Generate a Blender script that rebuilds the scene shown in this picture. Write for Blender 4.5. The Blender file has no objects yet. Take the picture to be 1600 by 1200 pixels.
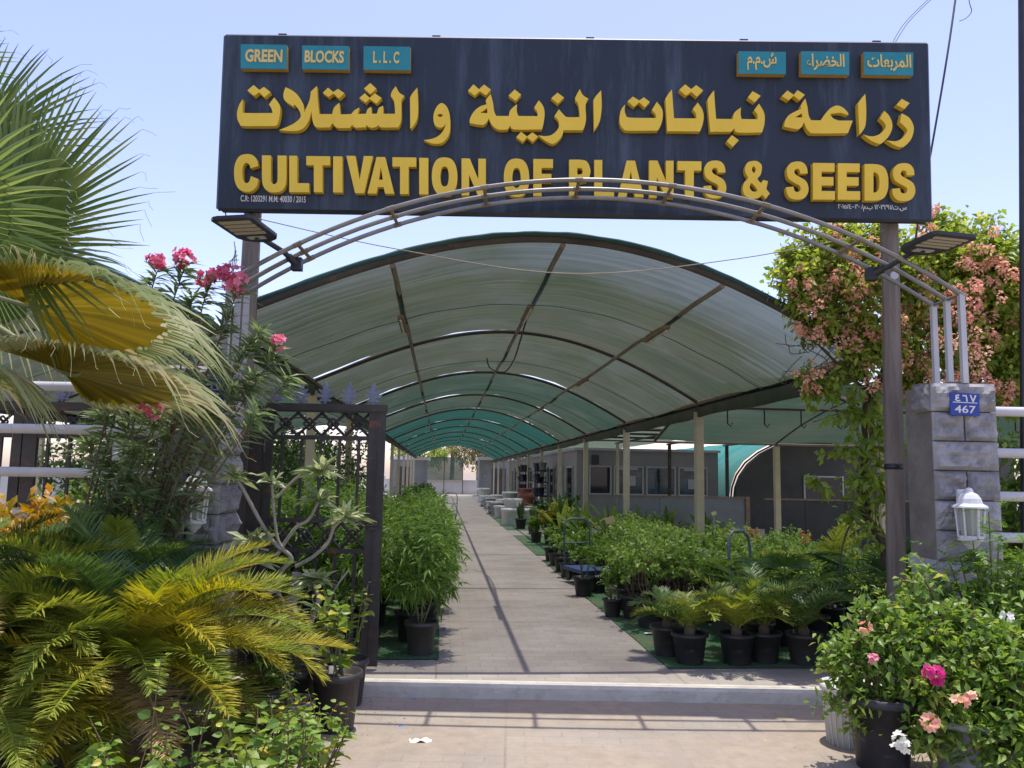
import bpy, math, random
import numpy as np
from mathutils import Vector, Matrix, noise as mnoise

# ------------------------------------------------------------------ camera, world, sun, exposure
SC = bpy.context.scene
COL = SC.collection
R_ = math.radians
FPX = 1248.0                                   # focal length in photo pixels (1600 wide)
PITCH, YAW, ROLL = R_(6.536), R_(4.887), R_(1.05)
EYE = np.array([0.0, 0.0, 1.55])
HV = np.array([math.sin(YAW), math.cos(YAW), 0.0])      # heading = normal of the street front
RV = np.array([math.cos(YAW), -math.sin(YAW), 0.0])
ZV = np.array([0.0, 0.0, 1.0])
_F0 = math.cos(PITCH) * HV + math.sin(PITCH) * ZV
_U0 = -math.sin(PITCH) * HV + math.cos(PITCH) * ZV
CR = math.cos(ROLL) * RV + math.sin(ROLL) * _U0
CU = -math.sin(ROLL) * RV + math.cos(ROLL) * _U0

cam = bpy.data.cameras.new('camera')
cam.sensor_width = 36.0
cam.lens = FPX / 1600 * 36
cam.clip_start = 0.05
cam.clip_end = 2000
cam_o = bpy.data.objects.new('camera', cam)
COL.objects.link(cam_o)
_m = Matrix.Identity(4)
for i in range(3):
    _m[i][0], _m[i][1], _m[i][2], _m[i][3] = CR[i], CU[i], -_F0[i], EYE[i]
cam_o.matrix_world = _m
SC.camera = cam_o

SUN_DIR = Vector(tuple(0.075 * RV + 0.125 * HV + ZV)).normalized()
world = bpy.data.worlds.new('World')
SC.world = world
world.use_nodes = True
_nt = world.node_tree
_bg = _nt.nodes['Background']
_sky = _nt.nodes.new('ShaderNodeTexSky')
_sky.sky_type = 'NISHITA'
_sky.sun_disc = False
_sky.sun_elevation = math.asin(SUN_DIR.z)
_sky.sun_rotation = math.atan2(SUN_DIR.x, SUN_DIR.y)
_sky.air_density = 1.0
_sky.dust_density = 1.2
_sky.ozone_density = 1.0
_tint = _nt.nodes.new('ShaderNodeMix')
_tint.data_type, _tint.blend_type = 'RGBA', 'MULTIPLY'
_tint.inputs[0].default_value = 1.0
_tint.inputs[7].default_value = (1.03, .875, .97, 1)
_nt.links.new(_sky.outputs[0], _tint.inputs[6])
_nt.links.new(_tint.outputs[2], _bg.inputs[0])
_bg.inputs[1].default_value = 0.15
sun = bpy.data.lights.new('sun', 'SUN')
sun.energy = 2.6
sun.angle = R_(0.5)
sun.color = (1.0, 0.95, 0.87)
sun_o = bpy.data.objects.new('sun', sun)
COL.objects.link(sun_o)
sun_o.rotation_euler = SUN_DIR.to_track_quat('Z', 'Y').to_euler()
SC.view_settings.view_transform = 'Standard'
SC.view_settings.look = 'None'
SC.view_settings.exposure = 1.0
SC.view_settings.gamma = 1.0
SC.cycles.max_bounces = 8
SC.cycles.diffuse_bounces = 4
SC.cycles.transparent_max_bounces = 12

# ------------------------------------------------------------------ helpers
rnd = random.Random(7)


def ray(px, py):
    return (px - 800) * CR - (py - 600) * CU + FPX * _F0


def atV(px, py, v):                            # pixel of the survey photo at street-front depth v
    d = ray(px, py)
    return EYE + v / (d @ HV) * d


def atZ(px, py, z):
    d = ray(px, py)
    return EYE + (z - 1.55) / d[2] * d


def atY(px, py, y):
    d = ray(px, py)
    return EYE + y / d[1] * d


def FP(u, v, z):                               # street-front frame to world
    return u * RV + v * HV + np.array([0, 0, z])


class MB:
    """collects vertices and faces; build() links them as one mesh object"""

    def __init__(self):
        self.v, self.f, self.t, self.mi, self.n, self.sm = [], [], [], [], 0, []

    def add(self, verts, faces, tone=0.5, mi=0, smooth=False):
        verts = np.asarray(verts, float).reshape(-1, 3)
        faces = [tuple(int(i) + self.n for i in f) for f in faces]
        self.v.append(verts)
        self.f += faces
        t = np.full(len(verts), tone) if np.isscalar(tone) else np.asarray(tone, float)
        self.t.append(t)
        self.mi += [mi] * len(faces)
        self.sm += [smooth] * len(faces)
        self.n += len(verts)
        return self

    def box(self, c, s, ax=None, mi=0, tone=.5):
        c = np.asarray(c, float)
        h = np.asarray(s, float) / 2
        ax = np.eye(3) if ax is None else np.asarray(ax, float)
        sg = np.array([[x, y, z] for z in (-1, 1) for y in (-1, 1) for x in (-1, 1)], float)
        vs = c + (sg * h) @ ax
        self.add(vs, [(0, 2, 3, 1), (4, 5, 7, 6), (0, 1, 5, 4), (2, 6, 7, 3), (0, 4, 6, 2), (1, 3, 7, 5)], tone, mi)
        return self

    def hexa(self, lo, hi, mi=0):
        """8 corners: lo = 4 points ccw, hi = the 4 above them"""
        self.add(np.vstack([lo, hi]), [(3, 2, 1, 0), (4, 5, 6, 7), (0, 1, 5, 4), (1, 2, 6, 5), (2, 3, 7, 6), (3, 0, 4, 7)], .5, mi)
        return self

    def tube(self, pts, r, seg=8, mi=0, tone=.5, cap=True, smooth=True):
        P = np.asarray(pts, float)
        n = len(P)
        rr = np.full(n, r) if np.isscalar(r) else np.asarray(r, float)
        T = np.gradient(P, axis=0) if n > 2 else np.array([P[1] - P[0]] * 2)
        T /= np.linalg.norm(T, axis=1)[:, None] + 1e-9
        a = np.array([0, 0, 1.0]) if abs(T[0][2]) < .9 else np.array([1.0, 0, 0])
        vs = []
        N = np.cross(T[0], a)
        for i in range(n):
            N = N - T[i] * (N @ T[i])
            N /= np.linalg.norm(N) + 1e-9
            B = np.cross(T[i], N)
            th = np.arange(seg) * 2 * math.pi / seg
            vs.append(P[i] + rr[i] * (np.cos(th)[:, None] * N + np.sin(th)[:, None] * B))
        fs = []
        for i in range(n - 1):
            for k in range(seg):
                k2 = (k + 1) % seg
                fs.append((i * seg + k, i * seg + k2, (i + 1) * seg + k2, (i + 1) * seg + k))
        self.add(np.vstack(vs), fs, tone, mi, smooth)
        if cap:
            self.add(vs[0], [tuple(range(seg))[::-1]], tone, mi)
            self.add(vs[-1], [tuple(range(seg))], tone, mi)
        return self

    def lathe(self, prof, c=(0, 0, 0), seg=20, mi=0, smooth=True, tone=.5):
        """prof: (radius, z) pairs, revolved about z"""
        vs, fs = [], []
        for (r, z) in prof:
            for k in range(seg):
                a = 2 * math.pi * k / seg
                vs.append((c[0] + r * math.cos(a), c[1] + r * math.sin(a), c[2] + z))
        for i in range(len(prof) - 1):
            for k in range(seg):
                k2 = (k + 1) % seg
                fs.append((i * seg + k, i * seg + k2, (i + 1) * seg + k2, (i + 1) * seg + k))
        self.add(vs, fs, tone, mi, smooth)
        return self

    def prism(self, poly, org, ex, ey, ez, mi=0):
        """flat polygon (list of 2D points) in the plane org+ex*x+ey*y, thickened along ez"""
        n = len(poly)
        org, ex, ey, ez = [np.asarray(a, float) for a in (org, ex, ey, ez)]
        a = np.array([org + ex * p[0] + ey * p[1] for p in poly])
        self.add(np.vstack([a, a + ez]), [tuple(range(n)), tuple(range(2 * n - 1, n - 1, -1))] +
                 [(i, i + n, (i + 1) % n + n, (i + 1) % n) for i in range(n)], .5, mi)
        return self

    def leaves(self, P, D, L, W, prof=((0, .12), (.45, 1), (1, .04)), fold=.25, droop=.25, tone=None, rg=None, up=None, mi=0, tip=0.0):
        """many leaf blades at once: points P, directions D, lengths L, widths W"""
        P, D = np.asarray(P, float).reshape(-1, 3), np.asarray(D, float).reshape(-1, 3)
        n = len(P)
        if n == 0:
            return self
        D = D / (np.linalg.norm(D, axis=1)[:, None] + 1e-9)
        L = np.broadcast_to(np.asarray(L, float), (n,))
        W = np.broadcast_to(np.asarray(W, float), (n,))
        if up is None:
            up = rg.normal(size=(n, 3)) * .55 + np.array([0, 0, 1.0])
        S = np.cross(D, up)
        S /= np.linalg.norm(S, axis=1)[:, None] + 1e-9
        N = np.cross(S, D)
        k = len(prof)
        V = np.zeros((n, k, 3, 3))
        for j, (t, w) in enumerate(prof):
            c = P + D * (L * t)[:, None]
            c[:, 2] -= droop * L * t * t
            hw = (W * w / 2)[:, None]
            V[:, j, 0] = c - S * hw + N * hw * fold
            V[:, j, 1] = c
            V[:, j, 2] = c + S * hw + N * hw * fold
        base = (np.arange(n) * k * 3)[:, None]
        q = []
        for j in range(k - 1):
            for s in (0, 1):
                q.append([j * 3 + s, j * 3 + s + 1, (j + 1) * 3 + s + 1, (j + 1) * 3 + s])
        q = np.array(q)
        F = (base[:, :, None] + q[None]).reshape(-1, 4)
        if tone is None:
            tone = rg.random(n)
        tone = np.broadcast_to(np.asarray(tone, float), (n,))
        tt = np.repeat(tone, k * 3)
        if tip:
            tt = np.clip(tt + np.tile(np.repeat([tip * p[0] ** 2 for p in prof], 3), n), 0, 1)
        self.add(V.reshape(-1, 3), F.tolist(), tt, mi)
        return self

    def build(self, name, mats, parent=None, origin=None, smooth=None):
        V = np.vstack(self.v) if self.v else np.zeros((0, 3))
        org = np.zeros(3)
        if parent is not None:
            org = np.array(parent['_o']) if '_o' in parent.keys() else np.zeros(3)
        elif origin is not None:
            org = np.asarray(origin, float)
        me = bpy.data.meshes.new(name)
        me.from_pydata((V - org).tolist(), [], self.f)
        mats = mats if isinstance(mats, (list, tuple)) else [mats]
        for m in mats:
            me.materials.append(m)
        if len(mats) > 1:
            me.polygons.foreach_set('material_index', self.mi)
        me.polygons.foreach_set('use_smooth', self.sm if smooth is None else [smooth] * len(self.f))
        at = me.attributes.new('tone', 'FLOAT', 'POINT')
        at.data.foreach_set('value', np.concatenate(self.t) if self.t else [])
        me.update()
        o = bpy.data.objects.new(name, me)
        COL.objects.link(o)
        if parent is not None:
            o.parent = parent
            o['_o'] = org.tolist()
        else:
            o.location = org.tolist()
            o['_o'] = org.tolist()
        return o


def tag(o, label, cat, group=None):
    o['label'] = label
    o['category'] = cat
    if group:
        o['group'] = group
    return o


def thing(name, label, cat, loc=(0, 0, 0), group=None):
    o = bpy.data.objects.new(name, None)
    COL.objects.link(o)
    o.location = tuple(float(a) for a in loc)
    o['_o'] = [float(a) for a in loc]
    o.empty_display_size = .1
    return tag(o, label, cat, group)


def struct(o):
    o['kind'] = 'structure'
    return o


CHILD = {}


def kids(o):
    return [c for c in bpy.data.objects if c.parent == o]


def clone(root, loc, rz=0.0, sc=1.0, label=None, group=None):
    if root.name not in CHILD:
        CHILD[root.name] = [(c, kids(c)) for c in kids(root)]
    r = root.copy()
    COL.objects.link(r)
    r.location = tuple(float(a) for a in loc)
    r.rotation_euler = (0, 0, rz)
    r.scale = (sc, sc, sc)
    if label:
        r['label'] = label
    if group:
        r['group'] = group
    for c, gs in CHILD[root.name]:
        d = c.copy()
        COL.objects.link(d)
        d.parent = r
        for g in gs:
            h = g.copy()
            COL.objects.link(h)
            h.parent = d
    return r


ORD = ['first', 'second', 'third', 'fourth', 'fifth', 'sixth', 'seventh', 'eighth', 'ninth', 'tenth', 'eleventh', 'twelfth',
       'thirteenth', 'fourteenth', 'fifteenth', 'sixteenth', 'seventeenth', 'eighteenth', 'nineteenth', 'twentieth',
       'twenty-first', 'twenty-second', 'twenty-third', 'twenty-fourth']


def catmull(pts, sub=5, closed=True):
    """pts: (x, y) or (x, y, 1) for corners"""
    n = len(pts)
    out = []
    rng_ = range(n) if closed else range(n - 1)
    for i in rng_:
        p1, p2 = pts[i], pts[(i + 1) % n]
        c1, c2 = len(p1) > 2, len(p2) > 2
        a, b = np.array(p1[:2], float), np.array(p2[:2], float)
        if c1 and c2:
            out.append(a)
            continue
        p0 = a if (c1 or (not closed and i == 0)) else np.array(pts[(i - 1) % n][:2], float)
        p3 = b if (c2 or (not closed and i == n - 2)) else np.array(pts[(i + 2) % n][:2], float)
        for s in range(sub):
            t = s / sub
            out.append(.5 * (2 * a + (b - p0) * t + (2 * p0 - 5 * a + 4 * b - p3) * t * t + (3 * a - 3 * b + p3 - p0) * t ** 3))
    if not closed:
        out.append(np.array(pts[-1][:2], float))
    return np.array(out)


def curve3(pts, sub=6):
    P = [np.asarray(p, float) for p in pts]
    n = len(P)
    out = []
    for i in range(n - 1):
        p0, p1, p2, p3 = P[max(i - 1, 0)], P[i], P[i + 1], P[min(i + 2, n - 1)]
        for s in range(sub):
            t = s / sub
            out.append(.5 * (2 * p1 + (p2 - p0) * t + (2 * p0 - 5 * p1 + 4 * p2 - p3) * t * t + (3 * p1 - 3 * p2 + p3 - p0) * t ** 3))
    out.append(P[-1])
    return np.array(out)


# ------------------------------------------------------------------ materials
def newmat(name):
    m = bpy.data.materials.new(name)
    m.use_nodes = True
    nt = m.node_tree
    return m, nt, nt.nodes['Principled BSDF'], nt.nodes['Material Output']


def N(nt, kind, **kw):
    n = nt.nodes.new(kind)
    for k, v in kw.items():
        if k in n.inputs.keys():
            n.inputs[k].default_value = v
        else:
            setattr(n, k, v)
    return n


def coords(nt, scale=(1, 1, 1), kind='Object', rot=(0, 0, 0)):
    tc = N(nt, 'ShaderNodeTexCoord')
    mp = N(nt, 'ShaderNodeMapping')
    mp.inputs['Scale'].default_value = scale
    mp.inputs['Rotation'].default_value = rot
    nt.links.new(tc.outputs[kind], mp.inputs[0])
    return mp.outputs[0]


def ramp(nt, fac, stops):
    r = N(nt, 'ShaderNodeValToRGB')
    el = r.color_ramp.elements
    while len(el) > 1:
        el.remove(el[0])
    el[0].position, el[0].color = stops[0][0], (*stops[0][1], 1)
    for p, c in stops[1:]:
        e = el.new(p)
        e.color = (*c, 1)
    nt.links.new(fac, r.inputs[0])
    return r.outputs[0]


def mixc(nt, f, a, b, mode='MIX'):
    m = N(nt, 'ShaderNodeMix', data_type='RGBA', blend_type=mode)
    for s, x in ((0, f), (6, a), (7, b)):
        if hasattr(x, 'is_output'):
            nt.links.new(x, m.inputs[s])
        elif s == 0:
            m.inputs[0].default_value = x
        else:
            m.inputs[s].default_value = (*x, 1)
    return m.outputs[2]


def noise(nt, vec, scale=5, detail=5, rough=.6):
    n = N(nt, 'ShaderNodeTexNoise', Scale=scale, Detail=detail, Roughness=rough)
    nt.links.new(vec, n.inputs['Vector'])
    return n.outputs[0]


def bump(nt, h, bsdf, strength=.3, dist=.01):
    b = N(nt, 'ShaderNodeBump', Strength=strength, Distance=dist)
    nt.links.new(h, b.inputs['Height'])
    nt.links.new(b.outputs[0], bsdf.inputs['Normal'])


def dirty(name, c0, c1, rough=.6, scale=(6, 6, 6), bs=0.0, metal=0.0, bscale=40, spots=None, nscale=1.0, spot_pos=.62):
    """two-tone weathered surface; spots = colour of rust or stain patches"""
    m, nt, b, out = newmat(name)
    v = coords(nt, scale)
    c = ramp(nt, noise(nt, v, nscale, 6, .65), [(.3, c0), (.7, c1)])
    if spots:
        f = ramp(nt, noise(nt, v, nscale * 1.9, 6, .7), [(spot_pos, (0, 0, 0)), (spot_pos + .08, (1, 1, 1))])
        c = mixc(nt, f, c, spots)
    nt.links.new(c, b.inputs['Base Color'])
    b.inputs['Roughness'].default_value = rough
    b.inputs['Metallic'].default_value = metal
    if bs:
        bump(nt, noise(nt, coords(nt), bscale, 5, .7), b, bs, .01)
    return m


def leafmat(name, stops, rough=.42, trans=.35, tcol=None):
    m, nt, b, out = newmat(name)
    a = N(nt, 'ShaderNodeAttribute', attribute_name='tone')
    oi = N(nt, 'ShaderNodeObjectInfo')
    ad = N(nt, 'ShaderNodeMath', operation='MULTIPLY_ADD')
    nt.links.new(oi.outputs['Random'], ad.inputs[0])
    ad.inputs[1].default_value = .30
    nt.links.new(a.outputs['Fac'], ad.inputs[2])
    sb_ = N(nt, 'ShaderNodeMath', operation='SUBTRACT', use_clamp=True)
    nt.links.new(ad.outputs[0], sb_.inputs[0])
    sb_.inputs[1].default_value = .10
    c = ramp(nt, sb_.outputs[0], stops)
    nt.links.new(c, b.inputs['Base Color'])
    b.inputs['Roughness'].default_value = rough
    b.inputs['Specular IOR Level'].default_value = .4
    tr = N(nt, 'ShaderNodeBsdfTranslucent')
    hs = N(nt, 'ShaderNodeHueSaturation', Hue=.485, Saturation=1.1, Value=1.6)
    nt.links.new(c, hs.inputs['Color'])
    nt.links.new(hs.outputs[0], tr.inputs['Color'])
    mx = N(nt, 'ShaderNodeMixShader')
    mx.inputs[0].default_value = trans
    nt.links.new(b.outputs[0], mx.inputs[1])
    nt.links.new(tr.outputs[0], mx.inputs[2])
    nt.links.new(mx.outputs[0], out.inputs['Surface'])
    return m


def netmat(name, cols, t0, t1, dust=(.42, .40, .34), dustf=.5):
    """woven shade net: mixes see-through gaps with threads that scatter light; denser at grazing angles"""
    m, nt, b, out = newmat(name)
    nt.nodes.remove(b)
    v = coords(nt, (.30, 13, .30))
    n1 = noise(nt, v, 1.0, 7, .78)
    n2 = noise(nt, coords(nt, (.5, .5, .5)), 1.0, 4, .6)
    c = ramp(nt, n1, [(.3, cols[0]), (.7, cols[1])])
    d = ramp(nt, n2, [(.35, (0, 0, 0)), (.75, (dustf, dustf, dustf))])
    c = mixc(nt, d, c, dust)
    tr = N(nt, 'ShaderNodeBsdfTranslucent')
    df = N(nt, 'ShaderNodeBsdfDiffuse')
    nt.links.new(c, tr.inputs[0])
    nt.links.new(c, df.inputs[0])
    th = N(nt, 'ShaderNodeMixShader')
    th.inputs[0].default_value = .45
    nt.links.new(tr.outputs[0], th.inputs[1])
    nt.links.new(df.outputs[0], th.inputs[2])
    tp = N(nt, 'ShaderNodeBsdfTransparent')
    lw = N(nt, 'ShaderNodeLayerWeight', Blend=.5)
    mr = N(nt, 'ShaderNodeMapRange')
    mr.inputs['From Min'].default_value = 0.0
    mr.inputs['From Max'].default_value = 0.9
    mr.inputs['To Min'].default_value = t0
    mr.inputs['To Max'].default_value = t1
    nt.links.new(lw.outputs['Facing'], mr.inputs[0])
    ad = N(nt, 'ShaderNodeMath', operation='MULTIPLY_ADD', use_clamp=True)
    nt.links.new(n1, ad.inputs[0])
    ad.inputs[1].default_value = .10
    sb = N(nt, 'ShaderNodeMath', operation='SUBTRACT')
    nt.links.new(mr.outputs[0], sb.inputs[0])
    sb.inputs[1].default_value = .05
    nt.links.new(sb.outputs[0], ad.inputs[2])
    pt = N(nt, 'ShaderNodeMath', operation='MULTIPLY_ADD', use_clamp=True)
    nt.links.new(noise(nt, coords(nt, (.8, .8, .8)), 1.0, 5, .65), pt.inputs[0])
    pt.inputs[1].default_value = .14
    ad2 = N(nt, 'ShaderNodeMath', operation='SUBTRACT')
    nt.links.new(ad.outputs[0], ad2.inputs[0])
    ad2.inputs[1].default_value = .07
    nt.links.new(ad2.outputs[0], pt.inputs[2])
    mx = N(nt, 'ShaderNodeMixShader')
    nt.links.new(pt.outputs[0], mx.inputs[0])
    nt.links.new(th.outputs[0], mx.inputs[1])
    nt.links.new(tp.outputs[0], mx.inputs[2])
    nt.links.new(mx.outputs[0], out.inputs['Surface'])
    return m


M = {}
M['black_plastic'] = dirty('black_plastic', (.012, .012, .014), (.028, .028, .031), .5, (5, 5, 9), bs=.08, spots=(.085, .075, .062), spot_pos=.60)
M['dark_blue_plastic'] = dirty('dark_blue_plastic', (.012, .02, .05), (.03, .045, .10), .45, (5, 5, 5))
M['white_plastic'] = dirty('white_plastic', (.50, .50, .48), (.66, .66, .64), .5, (4, 4, 4))
M['grey_plastic'] = dirty('grey_plastic', (.20, .21, .22), (.34, .35, .36), .55, (4, 4, 4))
M['soil'] = dirty('soil', (.05, .03, .018), (.11, .075, .045), .95, (20, 20, 20), bs=.6, bscale=60)
M['bark'] = dirty('bark', (.10, .07, .045), (.20, .15, .10), .9, (12, 12, 3), bs=.6, bscale=30)
M['dark_bark'] = dirty('dark_bark', (.045, .03, .022), (.11, .08, .055), .9, (16, 16, 5), bs=.7, bscale=40)
M['grey_bark'] = dirty('grey_bark', (.22, .19, .15), (.40, .36, .30), .8, (14, 14, 5), bs=.4, bscale=40, spots=(.12, .10, .075))
M['green_stem'] = dirty('green_stem', (.10, .12, .04), (.17, .19, .07), .6, (9, 9, 9))
M['brown_stem'] = dirty('brown_stem', (.10, .065, .035), (.18, .12, .07), .7, (9, 9, 9))
M['cream_paint'] = dirty('cream_paint', (.46, .40, .26), (.58, .51, .35), .5, (2, 2, 5), spots=(.25, .18, .10), spot_pos=.68)
M['rail_paint'] = dirty('rail_paint', (.46, .46, .47), (.60, .60, .61), .35, (2, 2, 2), spots=(.30, .25, .2), spot_pos=.67)
M['galv'] = dirty('galvanised_pipe', (.17, .165, .15), (.28, .27, .255), .42, (3, 9, 3), metal=.35, spots=(.16, .08, .045), spot_pos=.64)
M['dark_steel'] = dirty('dark_steel', (.030, .027, .025), (.062, .055, .050), .5, (3, 3, 5), metal=.2, spots=(.16, .062, .032), spot_pos=.60)
M['rusty_pipe'] = dirty('rusty_pipe', (.04, .035, .03), (.085, .072, .056), .9, (2, 2, 2), metal=0, spots=(.15, .085, .05), spot_pos=.58)
M['old_pipe'] = dirty('old_pipe', (.14, .11, .08), (.24, .20, .15), .6, (2, 2, 2), spots=(.09, .06, .04), spot_pos=.6)
M['finial_metal'] = dirty('finial_metal', (.13, .145, .20), (.22, .24, .32), .45, (8, 8, 8), metal=.2)
M['wood_pole'] = dirty('weathered_wood', (.12, .098, .08), (.25, .215, .18), .85, (16, 16, 1.2), bs=.5, bscale=25, spots=(.07, .055, .045), spot_pos=.63)
M['batten'] = dirty('wood_batten', (.20, .13, .08), (.32, .23, .15), .8, (8, 8, 8))
M['black_metal'] = dirty('black_metal', (.012, .013, .018), (.028, .03, .038), .4, (4, 4, 4))
M['led'] = dirty('led_panel', (.42, .39, .28), (.48, .45, .34), .3, (80, 80, 80))
M['lens'] = dirty('sensor_plate', (.42, .42, .42), (.5, .5, .5), .3)
M['white_paint'] = dirty('white_paint', (.60, .60, .60), (.74, .74, .73), .45, (5, 5, 5), spots=(.42, .38, .32), spot_pos=.68)
M['terracotta'] = dirty('terracotta', (.20, .07, .05), (.30, .11, .08), .7, (5, 5, 5))
M['white_wall'] = dirty('white_wall', (.60, .59, .56), (.74, .73, .70), .8, (1.2, 1.2, 1.2), spots=(.46, .42, .36), spot_pos=.66)
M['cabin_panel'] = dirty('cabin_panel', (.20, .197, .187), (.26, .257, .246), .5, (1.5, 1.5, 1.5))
M['frame_white'] = dirty('frame_white', (.34, .34, .34), (.42, .42, .42), .4)
M['dark_wall'] = dirty('dark_wall', (.045, .045, .042), (.085, .082, .075), .8, (.8, .8, 1.2))
M['partition'] = dirty('partition_board', (.17, .18, .18), (.26, .27, .27), .6, (1, 1, 1), spots=(.36, .37, .37), spot_pos=.66)
M['yellow'] = dirty('yellow_lettering', (.76, .50, .028), (.85, .58, .04), .45, (3, 3, 1.2), spots=(.60, .38, .06), spot_pos=.66)
M['yellow_small'] = dirty('yellow_vinyl', (.62, .47, .13), (.70, .53, .17), .5)
M['teal'] = dirty('teal_tile', (.008, .19, .23), (.014, .24, .28), .4, (6, 6, 6))
M['tile_side'] = dirty('tile_side', (.45, .25, .03), (.55, .32, .05), .5)
M['white_vinyl'] = dirty('white_vinyl', (.6, .6, .6), (.7, .7, .7), .5)
M['plate_blue'] = dirty('plate_blue', (.006, .035, .26), (.01, .05, .33), .35, (9, 9, 9))
M['tag_yellow'] = dirty('tag_yellow', (.70, .58, .25), (.78, .66, .32), .6)
M['blue_trolley'] = dirty('blue_trolley', (.02, .045, .13), (.04, .08, .2), .5, (5, 5, 5))
M['steel_blue'] = dirty('steel_blue', (.07, .10, .13), (.12, .16, .19), .45, (5, 5, 5), metal=.2)
M['litter_blue'] = dirty('litter_blue', (.01, .12, .5), (.02, .16, .6), .4)
M['litter_white'] = dirty('litter_white', (.6, .55, .48), (.75, .7, .62), .7)
M['dry_leaf'] = dirty('dry_leaf', (.38, .25, .11), (.55, .40, .2), .8, (30, 30, 30))
M['cable'] = dirty('cable', (.02, .02, .022), (.035, .035, .04), .6)
M['rope'] = dirty('rope', (.22, .19, .13), (.34, .3, .22), .8)
M['edge_green'] = dirty('rolled_net_green', (.012, .05, .045), (.03, .10, .09), .8, (3, 3, 3))
M['valance'] = dirty('valance_green', (.045, .06, .05), (.09, .105, .085), .8, (.6, 3, .6), spots=(.20, .16, .11), spot_pos=.66)

_m = M['black_plastic']
_t = _m.node_tree
_b = _t.nodes['Principled BSDF']
_c = _b.inputs['Base Color'].links[0].from_socket
_oi = N(_t, 'ShaderNodeObjectInfo')
_f = ramp(_t, _oi.outputs['Random'], [(.35, (0, 0, 0)), (1, (.65, .65, .65))])
_t.links.new(mixc(_t, _f, _c, (.075, .066, .056)), _b.inputs['Base Color'])

# glass
m, nt, b, out = newmat('dark_glass')
b.inputs['Base Color'].default_value = (.02, .025, .03, 1)
b.inputs['Roughness'].default_value = .06
M['glass'] = m
m, nt, b, out = newmat('lamp_glass')
b.inputs['Base Color'].default_value = (.5, .52, .45, 1)
b.inputs['Roughness'].default_value = .15
b.inputs['Transmission Weight'].default_value = .35
M['lamp_glass'] = m
# posters behind the cabin windows
m, nt, b, out = newmat('poster_print')
v = coords(nt, (1.3, 1.3, 3.0))
c = ramp(nt, noise(nt, v, 1.5, 5, .7), [(.3, (.015, .02, .02)), (.45, (.03, .06, .05)), (.55, (.03, .08, .16)), (.7, (.10, .18, .28)), (.8, (.3, .33, .33))])
nt.links.new(c, b.inputs['Base Color'])
b.inputs['Roughness'].default_value = .12
M['poster'] = m

M['net_near'] = netmat('weathered_shade_net', ((.030, .045, .029), (.084, .100, .068)), .52, -.13, (.122, .120, .088), .5)
M['net_far'] = netmat('green_shade_net', ((.012, .054, .042), (.027, .096, .074)), .46, -.12, (.035, .06, .048), .4)
M['net_mid'] = netmat('faded_shade_net', ((.020, .046, .033), (.050, .083, .058)), .52, -.14, (.085, .086, .062), .5)
M['net_teal'] = netmat('teal_tarp', ((.06, .33, .30), (.09, .40, .36)), .10, .03, (.3, .45, .42), .25)
M['net_screen'] = netmat('green_screen_net', ((.05, .09, .06), (.08, .12, .085)), .12, .05, (.15, .17, .13), .3)

# sign panel: dark navy with dusty runs of dirt
m, nt, b, out = newmat('navy_sign_panel')
v1 = coords(nt, (2.4, 1, .30))
v2 = coords(nt, (11, 1, .5))
base = ramp(nt, noise(nt, coords(nt, (1.2, 1, 1.2)), 1, 4, .5), [(.3, (.006, .013, .024)), (.7, (.012, .023, .040))])
st = ramp(nt, noise(nt, v1, 1.6, 7, .75), [(.50, (0, 0, 0)), (.74, (.75, .75, .75))])
st2 = ramp(nt, noise(nt, v2, 1.6, 5, .7), [(.62, (0, 0, 0)), (.85, (.5, .5, .5))])
c = mixc(nt, st, base, (.072, .100, .145))
c = mixc(nt, st2, c, (.165, .19, .25))
nt.links.new(c, b.inputs['Base Color'])
b.inputs['Roughness'].default_value = .5
M['navy'] = m

# split-face stone
m, nt, b, out = newmat('split_face_stone')
v = coords(nt, (5, 5, 5))
nn = noise(nt, v, 1.2, 8, .7)
c = ramp(nt, nn, [(.3, (.19, .185, .185)), (.5, (.30, .295, .295)), (.72, (.43, .42, .41))])
bl = ramp(nt, noise(nt, coords(nt, (1.5, 1.5, 3)), 1, 3, .5), [(.4, (0, 0, 0)), (.7, (.35, .35, .35))])
c = mixc(nt, bl, c, (.24, .245, .265))
at_ = N(nt, 'ShaderNodeAttribute', attribute_name='tone')
c = mixc(nt, 1.0, c, ramp(nt, at_.outputs['Fac'], [(0, (.78, .77, .76)), (1, (1.22, 1.21, 1.2))]), 'MULTIPLY')
nt.links.new(c, b.inputs['Base Color'])
b.inputs['Roughness'].default_value = .85
bump(nt, noise(nt, coords(nt), 28, 8, .75), b, .55, .02)
M['stone'] = m
M['plaster'] = dirty('grey_plaster', (.15, .13, .115), (.25, .225, .20), .9, (4, 4, 6), bs=.5, bscale=35, spots=(.32, .29, .26), spot_pos=.66)


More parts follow.
